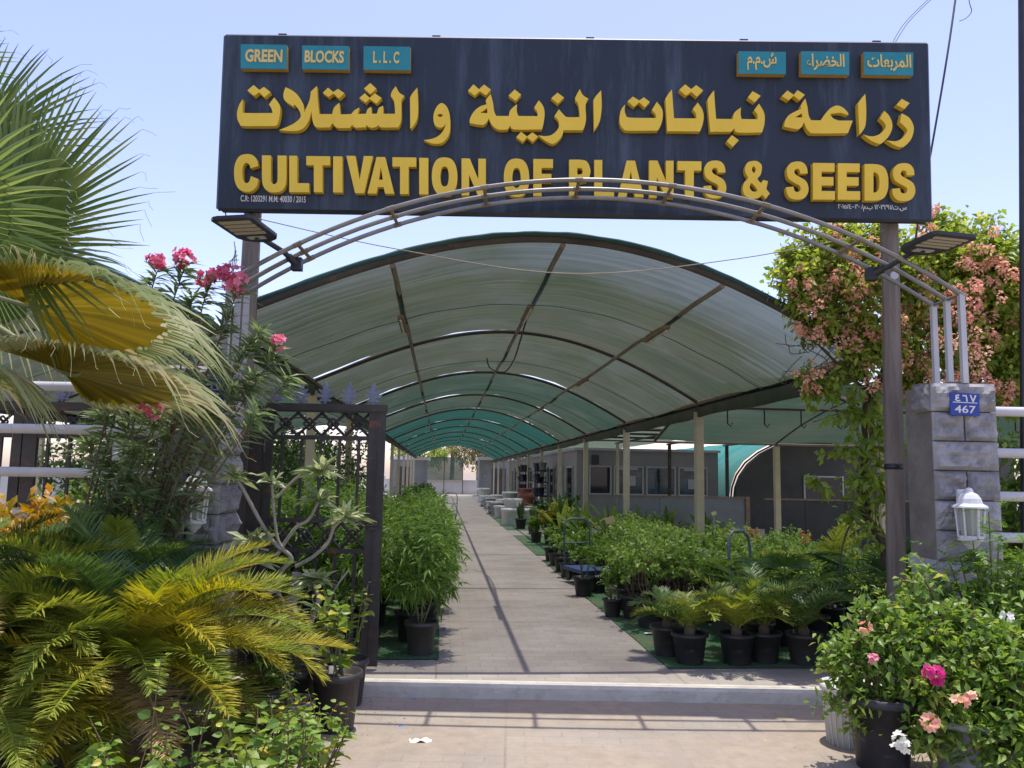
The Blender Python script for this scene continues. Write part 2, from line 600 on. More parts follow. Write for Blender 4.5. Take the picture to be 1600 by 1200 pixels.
def pavers(name, cA, cB, mortar, bw=.2, bh=.1, sand=None, sand_lo=.45, rot=0.0):
    m, nt, b, out = newmat(name)
    v = coords(nt, (1, 1, 1), rot=(0, 0, rot))
    br = N(nt, 'ShaderNodeTexBrick', Scale=1.0)
    br.inputs['Color1'].default_value = (*cA, 1)
    br.inputs['Color2'].default_value = (*cB, 1)
    br.inputs['Mortar'].default_value = (*mortar, 1)
    br.inputs['Brick Width'].default_value = bw
    br.inputs['Row Height'].default_value = bh
    br.inputs['Mortar Size'].default_value = .006
    br.inputs['Mortar Smooth'].default_value = .3
    nt.links.new(v, br.inputs['Vector'])
    lo = noise(nt, coords(nt), 1.1, 6, .65)
    st = ramp(nt, lo, [(.28, (.72, .70, .68)), (.5, (.95, .94, .93)), (.72, (1.14, 1.13, 1.11))])
    c = mixc(nt, 1.0, br.outputs[0], st, 'MULTIPLY')
    fine = ramp(nt, noise(nt, coords(nt), 60, 4, .7), [(.3, (.88, .88, .88)), (.7, (1.1, 1.1, 1.1))])
    c = mixc(nt, 1.0, c, fine, 'MULTIPLY')
    if not sand or bw > .2:
        b2 = N(nt, 'ShaderNodeTexBrick', Scale=1.0)
        b2.inputs['Color1'].default_value = (1, 1, 1, 1)
        b2.inputs['Color2'].default_value = (.93, .925, .92, 1)
        b2.inputs['Mortar'].default_value = (.72, .70, .68, 1)
        b2.inputs['Brick Width'].default_value = 1.9
        b2.inputs['Row Height'].default_value = 1.45
        b2.inputs['Mortar Size'].default_value = .012
        b2.inputs['Mortar Smooth'].default_value = .6
        b2.offset = 0
        nt.links.new(v, b2.inputs['Vector'])
        c = mixc(nt, 1.0, c, b2.outputs[0], 'MULTIPLY')
    if sand:
        f = ramp(nt, noise(nt, coords(nt), .9, 7, .62), [(sand_lo, (0, 0, 0)), (sand_lo + .2, (1, 1, 1))])
        sc = ramp(nt, noise(nt, coords(nt), 9, 7, .7), [(.3, tuple(a * .8 for a in sand)), (.7, tuple(a * 1.12 for a in sand))])
        c = mixc(nt, f, c, sc)
    nt.links.new(c, b.inputs['Base Color'])
    b.inputs['Roughness'].default_value = .9
    h = mixc(nt, .5, br.outputs['Fac'], noise(nt, coords(nt), 45, 5, .7))
    inv = N(nt, 'ShaderNodeInvert')
    nt.links.new(h, inv.inputs[1])
    bump(nt, inv.outputs[0], b, .35, .006)
    return m


M['sandy_ground'] = pavers('sandy_pavers', (.285, .258, .218), (.325, .29, .245), (.268, .232, .19), .24, .12, (.308, .256, .194), .37, YAW)
M['paver_floor'] = pavers('grey_pavers', (.305, .277, .238), (.345, .316, .273), (.275, .248, .21), .24, .12, (.32, .275, .235), .56)
m = dirty('painted_kerb', (.42, .40, .335), (.54, .515, .44), .85, (5, 5, 8), bs=.6, bscale=25, spots=(.42, .38, .33), spot_pos=.54)
M['kerb'] = m
# artificial turf
m, nt, b, out = newmat('artificial_turf')
c = ramp(nt, noise(nt, coords(nt, (1, 1, 1)), 70, 5, .8), [(.3, (.03, .10, .035)), (.7, (.075, .19, .075))])
f = ramp(nt, noise(nt, coords(nt), 1.4, 6, .7), [(.45, (0, 0, 0)), (.70, (.8, .8, .8))])
c = mixc(nt, f, c, (.20, .165, .11))
nt.links.new(c, b.inputs['Base Color'])
b.inputs['Roughness'].default_value = .95
bump(nt, noise(nt, coords(nt), 220, 3, .8), b, .8, .01)
M['turf'] = m

# foliage
G = leafmat
L_SHRUB = G('shrub_leaf', [(0, (.095, .18, .035)), (.5, (.17, .29, .055)), (.85, (.26, .39, .085)), (1, (.38, .48, .14))])
L_BRIGHT = G('lance_leaf', [(0, (.085, .17, .026)), (.5, (.135, .25, .04)), (1, (.22, .34, .07))])
L_DARK = G('dark_leaf', [(0, (.026, .06, .018)), (.6, (.05, .105, .03)), (1, (.09, .16, .045))])
L_OLEANDER = G('oleander_leaf', [(0, (.09, .15, .06)), (.6, (.17, .245, .10)), (1, (.34, .40, .21))], .35, .35)
L_VINE = G('vine_leaf', [(0, (.12, .20, .03)), (.5, (.25, .35, .055)), (1, (.46, .48, .11))], .42, .45)
L_BOUG = G('creeper_leaf', [(0, (.09, .175, .03)), (.5, (.16, .27, .045)), (.85, (.25, .36, .065)), (1, (.45, .42, .12))], .42, .42)
L_CYCAD = G('cycad_leaf', [(0, (.04, .09, .028)), (.5, (.085, .165, .04)), (1, (.18, .26, .06))], .35, .25)
L_CYCAD_Y = G('yellow_cycad_leaf', [(0, (.15, .20, .022)), (.5, (.32, .32, .03)), (1, (.50, .42, .07))], .4, .35)
L_CYCAD_D = G('dry_cycad_leaf', [(0, (.28, .19, .07)), (.5, (.40, .29, .12)), (1, (.52, .40, .2))], .7, .2)
L_CYCAD_M = G('mid_cycad_leaf', [(0, (.11, .18, .03)), (.5, (.20, .27, .04)), (1, (.36, .36, .06))], .4, .3)
L_FAN = G('fan_leaf', [(0, (.095, .155, .048)), (.5, (.165, .235, .07)), (1, (.29, .34, .13))], .4, .4)
L_FAN_Y = G('yellow_fan_leaf', [(0, (.16, .15, .025)), (.45, (.36, .31, .045)), (.8, (.48, .43, .09)), (1, (.54, .50, .2))], .45, .35)
L_FAN_TIP = G('fan_tip', [(0, (.18, .24, .08)), (.5, (.30, .34, .15)), (1, (.48, .42, .23))], .5, .3)
L_YELLOW = G('golden_leaf', [(0, (.16, .20, .02)), (.4, (.35, .27, .03)), (.75, (.46, .30, .05)), (1, (.42, .20, .05))])
L_HEART = G('heart_leaf', [(0, (.085, .17, .025)), (.6, (.15, .25, .04)), (.85, (.24, .31, .05)), (1, (.45, .40, .05))])
L_STRAP = G('strap_leaf', [(0, (.06, .12, .025)), (.6, (.11, .19, .04)), (1, (.22, .27, .06))])
L_PLUM = G('plumeria_leaf', [(0, (.14, .20, .075)), (.6, (.25, .32, .13)), (1, (.45, .48, .28))], .4, .3)
P_PINK = G('pink_petal', [(0, (.55, .10, .17)), (.5, (.68, .19, .27)), (1, (.75, .36, .42))], .6, .35)
P_PEACH = G('peach_petal', [(0, (.58, .27, .20)), (.5, (.78, .45, .33)), (1, (.82, .64, .44))], .7, .35)
P_MAGENTA = G('magenta_petal', [(0, (.50, .03, .18)), (1, (.68, .09, .30))], .6, .35)
P_WHITE = G('white_petal', [(0, (.68, .68, .62)), (1, (.78, .78, .74))], .6, .3)
P_RED = G('red_petal', [(0, (.45, .04, .02)), (1, (.6, .12, .06))], .6, .3)

FAX = np.array([RV, HV, ZV])                   # axes of the street front

# ------------------------------------------------------------------ setting: ground, floor, kerb, mats
def sheet(name, pts, mat, z):
    b = MB()
    b.add([(p[0], p[1], z) for p in pts], [tuple(range(len(pts)))])
    return b.build(name, mat)


struct(sheet('ground', [(-500, -300), (500, -300), (500, 900), (-500, 900)], M['sandy_ground'], -.09))
KV = 6.12                                      # kerb line depth
b = MB()
c4 = [FP(-40, KV + .14, 0), FP(40, KV + .14, 0), FP(40, 100, 0), FP(-40, 100, 0)]
b.hexa([p + np.array([0, 0, -.11]) for p in c4], c4)
struct(b.build('paved_floor', M['paver_floor']))
# kerb: one long strip of concrete with a chipped front edge
b = MB()
n = 260
us = np.linspace(-6, 6, n)
rgk = np.random.default_rng(3)
prof = []
for i, u in enumerate(us):
    e = .012 * mnoise.noise((u * 3.1, 0, 0)) + .008 * mnoise.noise((u * 11, 3, 0))
    e2 = .010 * mnoise.noise((u * 4.3, 5, 0))
    prof += [FP(u, KV - .012 + e, -.12), FP(u, KV + e * .7, -.045), FP(u, KV + .006 + abs(e2), -.012), FP(u, KV + .03, .005), FP(u, KV + .15, .005), FP(u, KV + .15, -.12)]
fs = []
for i in range(n - 1):
    for k in range(5):
        fs.append((i * 6 + k, (i + 1) * 6 + k, (i + 1) * 6 + k + 1, i * 6 + k + 1))
b.add(prof, fs)
struct(b.build('kerb', M['kerb']))


def turf_mat(x0, x1, y0, y1, label, seed, jag=.03):
    rg = np.random.default_rng(seed)
    b = MB()
    n = 40
    L = [(x0 + jag * mnoise.noise((seed, t * 4, 0)), y0 + (y1 - y0) * t) for t in np.linspace(0, 1, n)]
    R = [(x1, y0 + (y1 - y0) * t) for t in np.linspace(0, 1, n)]
    vs = [(p[0], p[1], .009) for p in L] + [(p[0], p[1], .009) for p in R]
    b.add(vs, [(i, i + n, i + n + 1, i + 1) for i in range(n - 1)])
    vs2 = [(p[0], p[1], .001) for p in L] + [(p[0], p[1], .009) for p in L]
    b.add(vs2, [(i, i + 1, i + n + 1, i + n) for i in range(n - 1)])
    # short turf blades along the visible edge
    P, D = [], []
    for k in range(int(260 * (y1 - y0) ** .5 * 3)):
        P.append((rg.uniform(x0, x1), y0 + (y1 - y0) * rg.random() ** 1.5, .009))
        D.append((rg.normal(0, .5), rg.normal(0, .5), 1))
    b.leaves(P, D, .022, .006, rg=rg)
    return tag(b.build('turf_mat', M['turf'], origin=(x0, y0, 0)), label, 'turf mat', 'artificial turf mats beside the walkway')


turf_mat(1.9, 6.2, 6.62, 11.2, 'green artificial turf mat at the front right under the potted cycads and shrubs', 1)
turf_mat(1.9, 5.5, 12.2, 15.0, 'worn brownish turf mat strip right of the walkway, second from the entrance', 2)
turf_mat(1.9, 5.5, 15.8, 21.0, 'bright green turf mat under the yellow croton, third from the entrance on the right', 3)
turf_mat(1.9, 3.9, 23.0, 33.0, 'far green turf mat beside the stacked white pots', 4)
turf_mat(-.62, .02, 6.95, 12.0, 'small worn turf mat left of the walkway under the tall potted shrubs', 5)

# ------------------------------------------------------------------ shop sign
SV0, SV1 = 6.50, 6.44                          # depth of the sign's foot and head (it leans forward a little)
s_org = FP(.5, SV0, 3.74)
s_ex = RV.copy()
s_ey = FP(.5, SV1, 5.26) - s_org
s_ey /= np.linalg.norm(s_ey)
s_n = np.cross(s_ex, s_ey)                     # towards the street
s_n = s_n if s_n @ HV < 0 else -s_n


def sp(px, py, off=0.0):
    """sign-plane coordinates of a point of the lettering"""
    d = ray(px, py)
    o = s_org + s_n * off
    t = ((o - EYE) @ s_n) / (d @ s_n)
    p = EYE + d * t - o
    return (p @ s_ex, p @ s_ey)


SIGN = thing('shop_sign', 'long dark navy sign board with raised yellow Arabic and English lettering over the gate', 'sign', s_org)


def s3(x, y, off):
    return s_org + s_ex * x + s_ey * y + s_n * off


b = MB()
TL, TR, BR, BL = sp(352, 55), sp(1449, 68), sp(1455, 343), sp(340, 325)
nx = 24
lo = [(BL[0] + (BR[0] - BL[0]) * t, BL[1] + (BR[1] - BL[1]) * t) for t in np.linspace(0, 1, nx)]
hi = [(TL[0] + (TR[0] - TL[0]) * t, TL[1] + (TR[1] - TL[1]) * t) for t in np.linspace(0, 1, nx)]
vs = [s3(*p, .0) for p in lo] + [s3(*p, 0) for p in hi] + [s3(*p, -.14) for p in lo] + [s3(*p, -.14) for p in hi]
fs = [(i, i + 1, nx + i + 1, nx + i) for i in range(nx - 1)] + [(2 * nx + i + 1, 2 * nx + i, 3 * nx + i, 3 * nx + i + 1) for i in range(nx - 1)]
fs += [(i + 1, i, 2 * nx + i, 2 * nx + i + 1) for i in range(nx - 1)] + [(nx + i, nx + i + 1, 3 * nx + i + 1, 3 * nx + i) for i in range(nx - 1)]
fs += [(0, nx, 3 * nx, 2 * nx), (2 * nx - 1, nx - 1, 3 * nx - 1, 4 * nx - 1)]
b.add(vs, fs)
b.build('panel', M['navy'], SIGN)
b = MB()
e = .022
for (p, q) in ((BL, BR), (TL, TR), (BL, TL), (BR, TR)):
    b.tube([s3(*p, -.02), s3(*q, -.02)], .02, 4, smooth=False)
for t in (.08, .3, .52, .74, .93):             # little lugs along the top edge
    b.box(s3(TL[0] + (TR[0] - TL[0]) * t, TL[1] + (TR[1] - TL[1]) * t + .02, -.05), (.07, .05, .03), [s_ex, s_n, s_ey])
b.build('edge_frame', M['black_metal'], SIGN)


def letter_mesh(splines, depth, name, mat, parent, off, face_only=False):
    """closed outlines in sign coordinates -> solid raised letters standing off the panel"""
    cu = bpy.data.curves.new('outline', 'CURVE')
    cu.dimensions = '2D'
    cu.fill_mode = 'BOTH'
    cu.extrude = depth / 2
    for s in splines:
        k = cu.splines.new('POLY')
        k.points.add(len(s) - 1)
        for i, p in enumerate(s):
            k.points[i].co = (p[0], p[1], 0, 1)
        k.use_cyclic_u = True
    return curve_to_part(cu, name, mat, parent, off + depth / 2, s_org, s_ex, s_ey, s_n)


def curve_to_part(cu, name, mat, parent, off, org, ex, ey, en, xf=None):
    o = bpy.data.objects.new('tmp', cu)
    COL.objects.link(o)
    dg = bpy.context.evaluated_depsgraph_get()
    me = bpy.data.meshes.new_from_object(o.evaluated_get(dg))
    bpy.data.objects.remove(o)
    n = len(me.vertices)
    a = np.zeros(n * 3)
    me.vertices.foreach_get('co', a)
    a = a.reshape(-1, 3)
    if xf is not None:
        a = xf(a)
    w = org + a[:, :1] * ex + a[:, 1:2] * ey + (a[:, 2:3] + off) * en
    fs = [tuple(p.vertices) for p in me.polygons]
    bpy.data.meshes.remove(me)
    b = MB()
    b.add(w, fs)
    return b.build(name, mat, parent)


def text_part(s, bbox, depth, name, mat, parent, off, org=None, ex=None, ey=None, en=None, bold=.02):
    """one line of small lettering fitted into bbox (x0, x1, y0, y1)"""
    org, ex, ey, en = (s_org, s_ex, s_ey, s_n) if org is None else (org, ex, ey, en)
    cu = bpy.data.curves.new('txt', 'FONT')
    cu.body = s
    cu.size = 1
    cu.offset = bold
    cu.extrude = depth / 2
    cu.resolution_u = 3

    def xf(a):
        mn, mx = a.min(0), a.max(0)
        a = a.copy()
        a[:, 0] = bbox[0] + (a[:, 0] - mn[0]) / (mx[0] - mn[0]) * (bbox[1] - bbox[0])
        a[:, 1] = bbox[2] + (a[:, 1] - mn[1]) / (mx[1] - mn[1]) * (bbox[3] - bbox[2])
        return a
    return curve_to_part(cu, name, mat, parent, off + depth / 2, org, ex, ey, en, xf)


# --- big English letters: outlines in a unit box, y downwards; third value 1 = corner
K = 1
GL = {
    'C': [[(.98, .31, K), (.91, .13), (.74, .025), (.5, 0), (.22, .06), (.05, .25), (0, .5), (.05, .76), (.22, .94), (.5, 1), (.74, .965), (.92, .84), (.99, .66, K), (.68, .58, K), (.62, .72), (.51, .77), (.40, .73), (.345, .62), (.335, .5), (.345, .37), (.40, .27), (.51, .23), (.62, .28), (.67, .375, K)]],
    'U': [[(0, 0, K), (.36, 0, K), (.36, .60), (.385, .72), (.5, .78), (.615, .72), (.64, .60), (.64, 0, K), (1, 0, K), (1, .60), (.95, .82), (.78, .96), (.5, 1), (.22, .96), (.05, .82), (0, .60)]],
    'L': [[(0, 0, K), (.40, 0, K), (.40, .75, K), (1, .75, K), (1, 1, K), (0, 1, K)]],
    'T': [[(0, 0, K), (1, 0, K), (1, .25, K), (.68, .25, K), (.68, 1, K), (.32, 1, K), (.32, .25, K), (0, .25, K)]],
    'I': [[(0, 0, K), (1, 0, K), (1, 1, K), (0, 1, K)]],
    'V': [[(0, 0, K), (.34, 0, K), (.5, .64, K), (.66, 0, K), (1, 0, K), (.67, 1, K), (.33, 1, K)]],
    'A': [[(0, 1, K), (.34, 0, K), (.66, 0, K), (1, 1, K), (.66, 1, K), (.605, .82, K), (.385, .82, K), (.33, 1, K)], [(.5, .28, K), (.575, .62, K), (.425, .62, K)]],
    'O': [[(.5, 0), (.22, .05), (.05, .24), (0, .5), (.05, .76), (.22, .95), (.5, 1), (.78, .95), (.95, .76), (1, .5), (.95, .24), (.78, .05)], [(.5, .235), (.39, .28), (.345, .40), (.335, .5), (.345, .60), (.39, .72), (.5, .765), (.61, .72), (.655, .60), (.665, .5), (.655, .40), (.61, .28)]],
    'N': [[(0, 0, K), (.34, 0, K), (.69, .56, K), (.69, 0, K), (1, 0, K), (1, 1, K), (.68, 1, K), (.31, .44, K), (.31, 1, K), (0, 1, K)]],
    'F': [[(0, 0, K), (1, 0, K), (1, .235, K), (.42, .235, K), (.42, .40, K), (.92, .40, K), (.92, .62, K), (.42, .62, K), (.42, 1, K), (0, 1, K)]],
    'P': [[(0, 0, K), (.55, 0), (.85, .06), (1, .31), (.85, .56), (.55, .62), (.38, .62, K), (.38, 1, K), (0, 1, K)], [(.38, .22, K), (.50, .22), (.60, .245), (.635, .31), (.60, .375), (.50, .40), (.38, .40, K)]],
    'E': [[(0, 0, K), (.98, 0, K), (.98, .235, K), (.39, .235, K), (.39, .38, K), (.93, .38, K), (.93, .61, K), (.39, .61, K), (.39, .765, K), (1, .765, K), (1, 1, K), (0, 1, K)]],
    'D': [[(0, 0, K), (.48, 0), (.80, .07), (.96, .26), (1, .5), (.96, .74), (.80, .93), (.48, 1), (0, 1, K)], [(.37, .22, K), (.48, .23), (.59, .31), (.63, .5), (.59, .69), (.48, .77), (.37, .78, K)]],
    'S': [[(.96, .31, K), (.92, .15), (.76, .03), (.5, 0), (.22, .04), (.06, .16), (.04, .31), (.13, .46), (.38, .56), (.60, .63), (.655, .70), (.62, .77), (.5, .80), (.38, .77), (.33, .66, K), (0, .68, K), (.05, .85), (.22, .97), (.5, 1), (.80, .96), (.97, .82), (.99, .66), (.88, .51), (.62, .41), (.43, .345), (.37, .28), (.40, .215), (.5, .19), (.60, .22), (.635, .32, K)]],
    '&': [[(.685, .30), (.70, .12), (.56, .015), (.37, 0), (.17, .05), (.085, .19), (.11, .33), (.20, .45), (.05, .575), (0, .76), (.09, .92), (.33, 1), (.60, .965), (.715, .89, K), (.85, 1, K), (1, .855, K), (.87, .74, K), (.93, .53, K), (.76, .50, K), (.67, .585, K), (.545, .475), (.64, .385)], [(.39, .135), (.485, .215), (.42, .32), (.34, .24)], [(.33, .585), (.545, .775), (.375, .81), (.26, .71)]],
}
ROW = []
for (ox, oy, items) in (
    (360, 235, [('C', 30, 236, 30, 345), ('U', 263, 466, 42, 350), ('L', 490, 655, 45, 348), ('T', 632, 830, 48, 348), ('I', 856, 933, 50, 350), ('V', 966, 1187, 46, 356), ('A', 1142, 1365, 55, 360), ('T', 1350, 1548, 58, 364)]),
    (640, 235, [('I', 80, 155, 62, 366), ('O', 185, 398, 58, 375), ('N', 433, 635, 68, 375), ('O', 785, 997, 68, 388), ('F', 1031, 1195, 72, 380)]),
    (880, 235, [('P', 50, 228, 78, 384), ('L', 260, 424, 80, 387), ('A', 456, 672, 85, 388), ('N', 717, 920, 85, 394), ('T', 953, 1152, 90, 397), ('S', 1170, 1360, 84, 400)]),
    (1150, 235, [('&', 57, 282, 88, 403), ('S', 417, 605, 92, 410), ('E', 642, 825, 105, 410), ('E', 850, 1035, 108, 411), ('D', 1072, 1270, 115, 418), ('S', 1302, 1495, 106, 422)])):
    for (ch, x0, x1, y0, y1) in items:
        ROW.append((ch, ox + x0 / 5.333, ox + x1 / 5.333, oy + y0 / 5.333, oy + y1 / 5.333))
LD = .058
for (ch, x0, x1, y0, y1) in ROW:
    sk = .012 * (x1 - x0)                       # the board hangs slightly askew
    sp_l = [[sp(x0 + p[0] * (x1 - x0), y0 + p[1] * (y1 - y0) + sk * (p[0] - .5), LD) for p in catmull(o, 4)] for o in GL[ch]]
    letter_mesh(sp_l, LD, 'letter', M['yellow'], SIGN, .0)

# --- Arabic lettering
AR = [
    (360, 120, 8.0, [
        [(155, 280, K), (112, 345), (84, 440), (86, 520), (115, 585), (168, 615), (560, 614, K), (590, 585), (615, 480), (622, 390), (600, 325), (545, 258, K), (482, 345, K), (512, 395), (528, 452, K), (185, 452), (155, 425), (150, 370)],
        [(290, 102, K), (362, 165, K), (418, 125, K), (500, 190, K), (425, 256, K), (355, 192, K), (295, 238, K), (212, 170, K)],
        [(690, 130, K), (668, 190), (663, 250), (690, 305), (785, 370, K), (800, 345, K), (848, 400), (880, 490), (820, 565), (720, 620), (608, 665, K), (760, 678), (860, 668), (930, 625), (985, 535), (1012, 430, K), (1022, 520), (1042, 595), (1085, 632), (1240, 632, K), (1275, 578, K), (1310, 622), (1360, 640), (1490, 638, K), (1522, 600, K), (1560, 634), (1640, 632), (1690, 630, K), (1700, 603, K), (1740, 632), (1810, 630), (1852, 602, K), (1885, 632), (2090, 632, K), (2120, 590), (2137, 500), (2135, 320), (2145, 275), (2175, 238, K), (2110, 195), (2068, 118, K), (2020, 180), (2006, 240), (2040, 290), (2055, 380), (2058, 462, K), (1912, 462, K), (1908, 362, K), (1855, 390), (1832, 462, K), (1768, 462, K), (1760, 375, K), (1715, 405), (1695, 462, K), (1590, 464, K), (1610, 385, K), (1550, 420), (1510, 466, K), (1375, 470, K), (1360, 325, K), (1295, 385), (1272, 466, K), (1112, 466, K), (1095, 330), (1080, 115, K), (1005, 185, K), (990, 290), (942, 400), (925, 445, K), (908, 340), (850, 240), (780, 175)],
        [(1220, 135, K), (1285, 190, K), (1345, 150, K), (1425, 205, K), (1355, 270, K), (1285, 208, K), (1225, 252, K), (1155, 200, K)],
    ]),
    (540, 120, 8.0, [
        [(308, 78, K), (385, 148, K), (308, 215, K), (230, 145, K)],
        [(240, 205, K), (300, 262, K), (368, 205, K), (450, 265, K), (385, 335, K), (300, 275, K), (250, 322, K), (172, 265, K)],
        [(895, 135, K), (905, 330), (902, 470), (880, 560), (822, 642, K), (808, 642, K), (805, 260, K), (840, 200)],
        [(1205, 328), (1262, 370), (1298, 460), (1308, 580), (1298, 700), (1255, 780), (1190, 830), (1080, 832), (980, 790, K), (1080, 775), (1165, 735), (1225, 665), (1252, 590, K), (1208, 630), (1150, 628), (1108, 585), (1097, 500), (1115, 420), (1155, 355)],
        [(1145, 480), (1180, 460), (1218, 480), (1182, 502)],
    ]),
    (720, 120, 6.667, [
        [(312, 178, K), (335, 270), (348, 360), (370, 408, K), (500, 408, K), (518, 345), (585, 285, K), (584, 360), (600, 408, K), (800, 410, K), (798, 365), (765, 320, K), (812, 245, K), (855, 300), (873, 370), (866, 460), (845, 546, K), (560, 548), (515, 505, K), (488, 548, K), (400, 550), (345, 522), (312, 480), (290, 432, K), (270, 472), (232, 500), (170, 496), (92, 480, K), (95, 440), (130, 370), (190, 315), (270, 285, K), (262, 240)],
        [(275, 325, K), (200, 376, K), (276, 378, K)],
        [(132, 78, K), (190, 130, K), (242, 80, K), (312, 132, K), (262, 192, K), (195, 150, K), (145, 195, K), (75, 145, K)],
        [(562, 132, K), (628, 185, K), (572, 250, K), (498, 195, K)],
        [(628, 572, K), (690, 622, K), (745, 578, K), (806, 622, K), (750, 678, K), (690, 630, K), (645, 678, K), (578, 628, K)],
        [(1240, 128, K), (1205, 190), (1192, 235), (1225, 290), (1240, 418, K), (1110, 420), (1068, 390), (1022, 338, K), (975, 410, K), (1012, 450), (1025, 505), (1000, 560), (945, 605), (880, 618), (808, 610, K), (860, 652), (930, 692), (970, 695), (1020, 660), (1058, 605), (1070, 556, K), (1270, 556, K), (1292, 510), (1305, 430), (1300, 290), (1330, 228, K), (1272, 190)],
        [(1008, 165, K), (1075, 215, K), (1010, 280, K), (942, 222, K)],
        [(1462, 140, K), (1468, 300), (1455, 430), (1432, 495), (1388, 562, K), (1382, 240, K), (1412, 195)],
    ]),
    (950, 120, 6.154, [
        [(165, 265, K), (125, 320), (112, 400), (118, 455), (150, 503), (205, 518), (480, 516, K), (510, 460), (527, 380), (520, 310), (470, 240, K), (422, 318, K), (455, 355), (465, 396, K), (210, 392), (172, 365), (160, 320)],
        [(240, 190, K), (300, 228, K), (345, 197, K), (402, 240, K), (355, 295, K), (300, 245, K), (248, 288, K), (188, 235, K)],
        [(615, 122, K), (635, 398, K), (850, 400, K), (846, 355), (815, 310, K), (862, 248, K), (905, 310), (921, 380), (910, 455), (885, 525, K), (570, 522, K), (552, 210, K), (582, 162)],
        [(742, 72, K), (800, 118, K), (848, 80, K), (915, 130, K), (855, 190, K), (800, 145, K), (750, 180, K), (685, 125, K)],
        [(1020, 130, K), (1030, 280), (1040, 404, K), (1200, 406, K), (1215, 345), (1278, 295, K), (1275, 360), (1285, 406, K), (1440, 408, K), (1436, 360), (1405, 320, K), (1452, 258, K), (1495, 330), (1508, 390), (1502, 465), (1482, 534, K), (1250, 535), (1215, 495, K), (1185, 528, K), (985, 528, K), (970, 380), (958, 215, K), (988, 168)],
        [(1390, 138, K), (1468, 182, K), (1412, 245, K), (1345, 198, K)],
        [(1192, 560, K), (1258, 610, K), (1200, 672, K), (1140, 620, K)],
    ]),
    (1210, 120, 6.957, [
        [(335, 235, K), (360, 330), (372, 420), (400, 472, K), (505, 474, K), (545, 415), (605, 345), (680, 312), (750, 338), (800, 392), (802, 416, K), (710, 390), (605, 405, K), (640, 452), (700, 476, K), (852, 476, K), (800, 612, K), (440, 615), (375, 592), (338, 535), (322, 490, K), (300, 540), (262, 567), (200, 562), (105, 540, K), (118, 480), (155, 420), (230, 375), (292, 348, K), (290, 310)],
        [(300, 395, K), (225, 440, K), (305, 442, K)],
        [(142, 148, K), (210, 195, K), (252, 145, K), (332, 195, K), (275, 255, K), (210, 205, K), (155, 255, K), (80, 210, K)],
        [(988, 185, K), (998, 330), (995, 490), (975, 565), (926, 630, K), (916, 450), (910, 290, K), (948, 235)],
        [(1195, 370, K), (1245, 420), (1280, 500), (1275, 580), (1232, 660), (1160, 725), (1110, 720), (1040, 685), (968, 628, K), (1060, 648), (1145, 622), (1205, 560), (1205, 510), (1148, 450, K)],
        [(1385, 398, K), (1460, 440), (1505, 510), (1515, 580), (1490, 670), (1432, 740), (1380, 765), (1300, 740), (1222, 690, K), (1320, 700), (1395, 662), (1440, 600), (1440, 565), (1365, 490, K)],
        [(1385, 240, K), (1470, 285, K), (1415, 350, K), (1330, 305, K)],
    ])]


def inside(p, poly):
    c = False
    n = len(poly)
    for i in range(n):
        a, q = poly[i], poly[(i + 1) % n]
        if (a[1] > p[1]) != (q[1] > p[1]) and p[0] < (q[0] - a[0]) * (p[1] - a[1]) / (q[1] - a[1]) + a[0]:
            c = not c
    return c


for (ox, oy, sc_, polys) in AR:
    P2 = [[sp(ox + p[0] / sc_, oy + p[1] / sc_, LD) for p in catmull(o, 4)] for o in polys]
    used = set()
    for i, a in enumerate(P2):
        if i in used or any(j != i and inside(a[0], P2[j]) for j in range(len(P2))):
            continue
        holes = [P2[j] for j in range(len(P2)) if j != i and inside(P2[j][0], a)]
        letter_mesh([a] + holes, LD, 'letter', M['yellow'], SIGN, 0.0)

# --- six teal tiles
TILE = [((376, 69, 448, 107), 'GREEN', (383, 442, 78, 97)), ((472, 71, 545, 108), 'BLOCKS', (476, 538, 80, 98)), ((568, 72, 641, 109), 'L . L . C', (583, 624, 81, 99)),
        ((1154, 80, 1228, 115), '\uFEE1.\uFEE1.\uFEB5', (1167, 1213, 83, 110)),
        ((1252, 80, 1327, 116), '\uFE80\uFE8D\uFEAE\uFEC0\uFEA8\uFEDF\uFE8D', (1259, 1319, 85, 110)),
        ((1350, 81, 1427, 117), '\uFE95\uFE8E\uFECC\uFE91\uFEAE\uFEE4\uFEDF\uFE8D', (1355, 1423, 86, 111))]
TD = .06
for (x0, y0, x1, y1), s, (a0, a1, c0, c1) in TILE:
    p = [sp(x0, y0, TD), sp(x1, y0 + 1, TD), sp(x1, y1 + 1, TD), sp(x0, y1, TD)]
    b = MB()
    b.hexa([s3(*q, .0) for q in p[::-1]], [s3(*q, TD - .006) for q in p[::-1]])
    t = b.build('name_tile', M['tile_side'], SIGN)
    b = MB()
    b.hexa([s3(*q, TD - .006) for q in p[::-1]], [s3(*q, TD) for q in p[::-1]])
    b.build('tile_face', M['teal'], t)
    q0, q1 = sp(a0, c1, TD), sp(a1, c0, TD)
    text_part(s, (q0[0], q1[0], q0[1], q1[1]), .004, 'lettering', M['yellow_small'], t, TD + .002, bold=.035 if s.isascii() else .022)
q0, q1 = sp(376, 315), sp(478, 307)
text_part('C.R: 1203291 M.M: 40030 / 2015', (q0[0], q1[0], q0[1], q1[1]), .002, 'small_lettering', M['white_vinyl'], SIGN, .003, bold=.015)
q0, q1 = sp(1309, 330), sp(1416, 320)
text_part('\u0662\u0660\u0661\u0665/\u0664\u0660\u0660\u0663\u0660 /\u0645.\uFE8F \u0661\u0662\u0660\u0663\u0662\u0669\u0661/\u062A.\u0633', (q0[0], q1[0], q0[1], q1[1]), .002, 'small_lettering', M['white_vinyl'], SIGN, .003, bold=.015)

# ------------------------------------------------------------------ wooden poles, arch, floodlights, pillars


